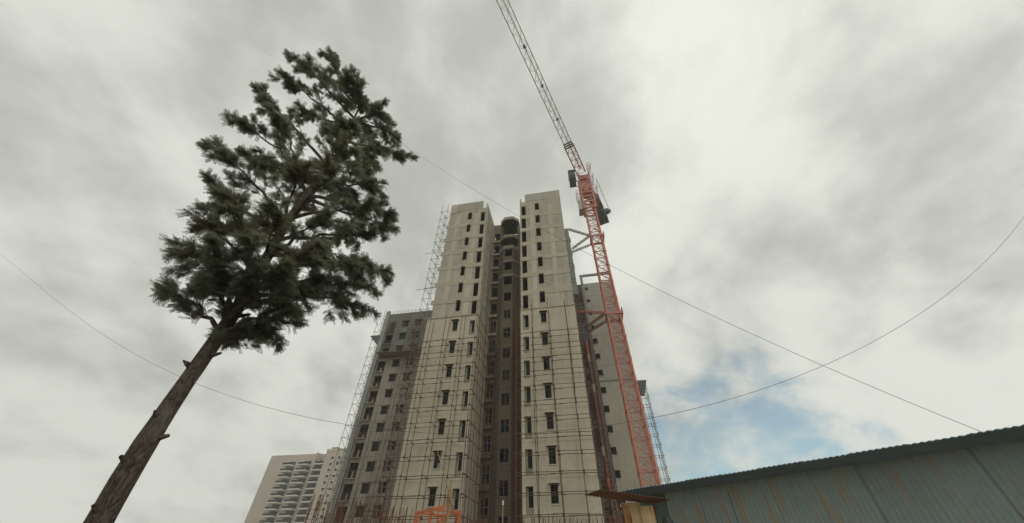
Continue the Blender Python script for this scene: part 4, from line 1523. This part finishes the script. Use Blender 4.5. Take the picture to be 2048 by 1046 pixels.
def corrugated(name, org, du, dv, nu, wid, hgt, mat, parent, amp=0.018, pitch=0.09, th=0.0):
    m = MB()
    nrm = du.cross(dv).normalized()
    n = int(wid / pitch * 4)
    for i in range(n + 1):
        u = wid * i / n
        o = nrm * amp * math.sin(2 * math.pi * u / pitch)
        for v in (0, hgt):
            m.v.append(tuple(org + du * u + dv * v + o))
    for i in range(n + 1):
        u = wid * i / n
        o = nrm * (amp * math.sin(2 * math.pi * u / pitch) - 0.004)
        for v in (0, hgt):
            m.v.append(tuple(org + du * u + dv * v + o))
    q = 2 * (n + 1)
    for i in range(n):
        a = 2 * i
        m.f.append((a, a + 2, a + 3, a + 1))
        m.f.append((q + a, q + a + 1, q + a + 3, q + a + 2))
    for (i, j) in ((0, 1), (2 * n, 2 * n + 1)):
        m.f.append((i, j, q + j, q + i))
    return m.build(name, mat, parent, None, True)


UZ = Vector((0, 0, 1))
for k in range(13):
    mt = (['sheet_green', 'sheet_teal', 'sheet_teal', 'sheet_teal', 'sheet_teal', 'sheet_teal', 'sheet_teal', 'sheet_teal', 'sheet_teal'] + ['sheet_teal'] * 6)[k]
    hgt = 3.46
    lean = Vector((jit(.006), 0, 1)).normalized()
    corrugated('wall_sheet', W0 + UD * (0.83 * k - 0.35) + ND * (0.012 * (k % 2)), UD, lean, 1, 0.9, hgt, mt, shed)
RV = Vector((ND.x * 0.35 + UD.x * -0.62, ND.y * 0.35 + UD.y * -0.62, 0)).normalized()
for k in range(14):
    o = W0 + UD * (0.84 * k - 0.05) - RV * 2.2 + Vector((0, 0, 3.35 + 0.008 * (k % 2)))
    dv = (RV + Vector((0, 0, 0.05))).normalized()
    corrugated('roof_sheet', o, UD, dv, 1, 0.9, 3.45, 'sheet_roof', shed, 0.012, 0.1)
ra = W0 + UD * -0.1 + RV * 1.0 + Vector((0, 0, 3.36))
for k in range(4):
    corrugated('wall_sheet', W0 + UD * 10.4 - ND * (0.84 * k + 0.05), -ND, Vector((0, 0, 1)), 1, 0.88, 3.4, 'sheet_teal', shed)
for k in range(6):
    p = W0 + UD * (0.1 + 2.0 * k) + ND * -0.06
    pipe('corner_post', p, p + Vector((0, 0, 3.36)), 0.045, 'pipe_rust', shed, 'bar')

# rust-stained cream panels left of the shed
cp_ = empty('site_hoarding', (0.95, 10.4, 0), None, 'cream tin hoarding panels streaked with orange rust beside the shed', 'hoarding')
for k, (x, y, w, hh) in enumerate([(0.76, 10.62, 0.42, 3.08), (1.12, 10.5, 0.32, 3.0)]):
    corrugated('panel_sheet', Vector((x, y, 0)), Vector((0.97, -0.24, 0)), Vector((-0.015, 0, 1)).normalized(), 1, w, hh, 'sheet_cream_rusty', cp_, 0.006, 0.14)
pipe('post', (0.735, 10.68, 0), (0.72, 10.68, 3.12), 0.03, 'pipe_rust', cp_)
pipe('post', (1.10, 10.6, 0), (1.09, 10.6, 3.1), 0.022, 'pipe_rust', cp_)
pipe('top_rail', (0.65, 10.7, 2.98), (1.5, 10.5, 2.96), 0.025, 'pipe_rust', cp_)

# small rusty awning
aw = empty('awning', (1.0, 9.9, 0), None, 'small rusty brown tin awning projecting below the shed roof', 'awning')
a0, a1 = on_y(1200, 979, 9.3), on_y(1345, 999, 10.55)
du = (a1 - a0)
L_ = du.length
du.normalize()
dv = Vector((0.55, 0.8, -0.02))
dv = (dv - du * dv.dot(du)).normalized()
corrugated('tin_sheet', a0, du, dv, 1, L_ * 0.98, 0.62, 'sheet_rusty', aw, 0.012, 0.1)
pipe('prop', (1.05, 10.55, 0), a0 + du * 0.9 + dv * 0.55 + Vector((0, 0, -0.02)), 0.02, 'pipe_rust', aw)

# dark tank against the shed
tk = MB()
n = 16
prof = [(0, 0.0), (0, 0.17), (2.35, 0.17), (2.5, 0.165), (2.62, 0.14), (2.72, 0.09), (2.76, 0.0)]
for (hh, r) in prof:
    for k in range(n):
        a = 2 * math.pi * k / n
        tk.v.append((r * math.cos(a), r * math.sin(a), hh))
for q in range(len(prof) - 1):
    for k in range(n):
        tk.f.append((q * n + k, q * n + (k + 1) % n, (q + 1) * n + (k + 1) % n, (q + 1) * n + k))
tag(tk.build('upright_tank', 'tank_black', None, Matrix.Translation((1.6, 10.2, 0)), True), 'dark round-topped cylinder standing against the tin wall', 'tank')

# ------------------------------------------------------------------ foreground site things
# orange lattice frame standing on the ground, rotated so one corner faces us
of = empty('lattice_frame', (-8.35, 22.0, 0), None, 'bright orange steel lattice frame standing at the foot of the left wing', 'steel frame')
cx, cy, zt = -8.35, 22.6, 4.58
cr = [(cx - 1.22, cy - 0.1), (cx - 0.02, cy - 1.15), (cx + 1.2, cy - 0.05), (cx, cy + 1.1)]
for (x, y) in cr:
    pipe('post', (x, y, 0), (x, y, zt), 0.068, 'site_orange', of, 'bar')
for i in range(4):
    a, b = cr[i], cr[(i + 1) % 4]
    for z in (zt - 0.08, zt - 1.6, 1.4):
        pipe('rail', (a[0], a[1], z), (b[0], b[1], z), 0.048, 'site_orange', of, 'bar')
    pipe('brace', (a[0], a[1], zt - 0.1), (b[0], b[1], zt - 1.55), 0.045, 'site_orange', of)
    pipe('brace', (b[0], b[1], zt - 1.65), (a[0], a[1], 1.45), 0.045, 'site_orange', of)
pipe('lifting_lug', (cr[1][0] + 0.1, cr[1][1] + 0.1, zt - 0.05), (cr[1][0] + 0.55, cr[1][1] + 0.5, zt + 0.12), 0.07, 'site_orange', of, 'bar')

# leaning pole lashed to a post
pl = empty('lashed_pole', (-5.55, 16.0, 0), None, 'thin wooden pole lashed with yellow rope to an upright post', 'pole')
pA, pB = on_y(875, 904, 16.0), on_y(899, 987, 16.0)
dl = (pB - pA).normalized()
m = MB()
pts = [pA, pA.lerp(pB, 0.5) + Vector((0.015, 0, 0)), pB, pB + dl * 0.45]
tube(m, pts, [0.018, 0.03, 0.04, 0.042], 8)
m.build('leaning_pole', 'wood', pl, None, True)
m = MB()
q0 = Vector((-5.6, 16.12, 0))
tube(m, [q0, q0 + Vector((0.0, 0, 2.2)), q0 + Vector((0.02, 0, 4.75))], [0.07, 0.06, 0.05], 8)
m.build('post', 'wood', pl, None, True)
for k in range(7):
    z = 3.9 + k * 0.085
    m = MB()
    ring = [Vector((-5.58 + 0.1 * math.cos(2 * math.pi * i / 10), 16.08 + 0.12 * math.sin(2 * math.pi * i / 10), z + 0.02 * math.sin(2 * math.pi * i / 10 + k))) for i in range(11)]
    tube(m, ring, [0.022] * 11, 5)
    m.build('rope_turn', 'rope_yellow', pl)
for (dx, L_) in [(-0.07, 0.9), (0.06, 0.6), (0.1, 0.4)]:
    pipe('rope_end', (-5.58 + dx, 15.98, 3.95), (-5.58 + dx * 1.3, 15.97, 3.95 - L_), 0.014, 'rope_yellow', pl)

p = on_y(1006, 1004, 18.0)
tp = empty('marker_pole', (p.x, 18, 0), None, 'thin pale upright pole with a white tip below the recess', 'pole')
pipe('shaft', (p.x, 18, 0), (p.x, 18, p.z - 0.12), 0.02, 'wood', tp)
pipe('tip', (p.x, 18, p.z - 0.12), (p.x, 18, p.z + 0.05), 0.035, 'white_pvc', tp)

# rebar cages of columns still to be cast
rr = random.Random(5)


def cage(px, py, Y, label, n=12, w=0.34, lean=0.12, spread=0.9):
    top = on_y(px, py, Y)
    cg = empty('rebar_cage', (top.x, Y, 0), None, label, 'rebar cage', 'rusty column rebar cages in front of the tower')
    box('column_stub', top.x - w - 0.05, top.x + w + 0.05, Y - w - 0.05, Y + w + 0.05, 0, 2.2, 'grey_concrete', cg)
    for i in range(n):
        a = 2 * math.pi * i / n
        x, y = top.x + w * max(-1, min(1, 1.3 * math.cos(a))), Y + w * max(-1, min(1, 1.3 * math.sin(a)))
        z = top.z - abs(rr.gauss(0, 0.22)) * spread
        pipe('bar', (x, y, 2.0), (x + rr.gauss(0, lean), y + rr.gauss(0, lean), z), 0.02, 'rebar_rust', cg)
    z = 2.5
    while z < top.z - 1.0:
        m = MB()
        c4 = [(top.x - w, Y - w, z), (top.x + w, Y - w, z), (top.x + w, Y + w, z), (top.x - w, Y + w, z)]
        for i in range(4):
            m.bar(c4[i], c4[(i + 1) % 4], 0.012)
        m.build('stirrup', 'rebar_rust', cg)
        z += 0.3


rel = ['below the far apartment block at the left', 'just right of the far apartment block', 'under the open balconies of the rear block', 'under the middle windows of the rear block',
       'under the scaffolded edge of the rear block', 'left of the orange lattice frame', 'right of the orange lattice frame', 'under the side wall of the left wing',
       'below the left edge of the right wing', 'below the small windows of the right wing', 'below the middle of the right wing', 'below the right part of the right wing',
       'beside the hoist foot', 'next to the cream tin hoarding']
spec = [(640, 985, 30, .2), (672, 1000, 27, .22), (705, 992, 29, .25), (742, 985, 31, .2), (775, 1002, 28, .18), (806, 1012, 27, .1), (925, 1024, 27, .06), (962, 1030, 28, .05),
        (1058, 1032, 28, .05), (1098, 1030, 29, .05), (1132, 1034, 28, .05), (1165, 1036, 27, .05), (1196, 1034, 28, .05), (1232, 1030, 26, .05)]
for (px, py, Y, ln), rl_ in zip(spec, rel):
    cage(px, py, Y, 'rusty rebar cage ' + rl_, 14 if px < 820 else 11, 0.38, ln, 1.5 if px < 820 else 0.9)

# ------------------------------------------------------------------ thin haze over the site
hz = MB()
hz.box(-230, 60, -30, 240, -1.0, 72.0)
hm = bpy.data.materials.new('haze')
hm.use_nodes = True
hn = hm.node_tree.nodes
hn.remove(hn['Principled BSDF'])
pv = hn.new('ShaderNodeVolumePrincipled')
pv.inputs['Color'].default_value = (0.93, 0.92, 0.88, 1)
pv.inputs['Density'].default_value = 0.001
hm.node_tree.links.new(pv.outputs[0], hn['Material Output'].inputs['Volume'])
MAT['haze'] = hm
tag(hz.build('haze', 'haze'), None, None, kind='stuff')

bpy.context.view_layer.update()
print('objects', len(bpy.data.objects), 'tris ~', sum(len(o.data.polygons) * 2 for o in bpy.data.objects if o.type == 'MESH'))
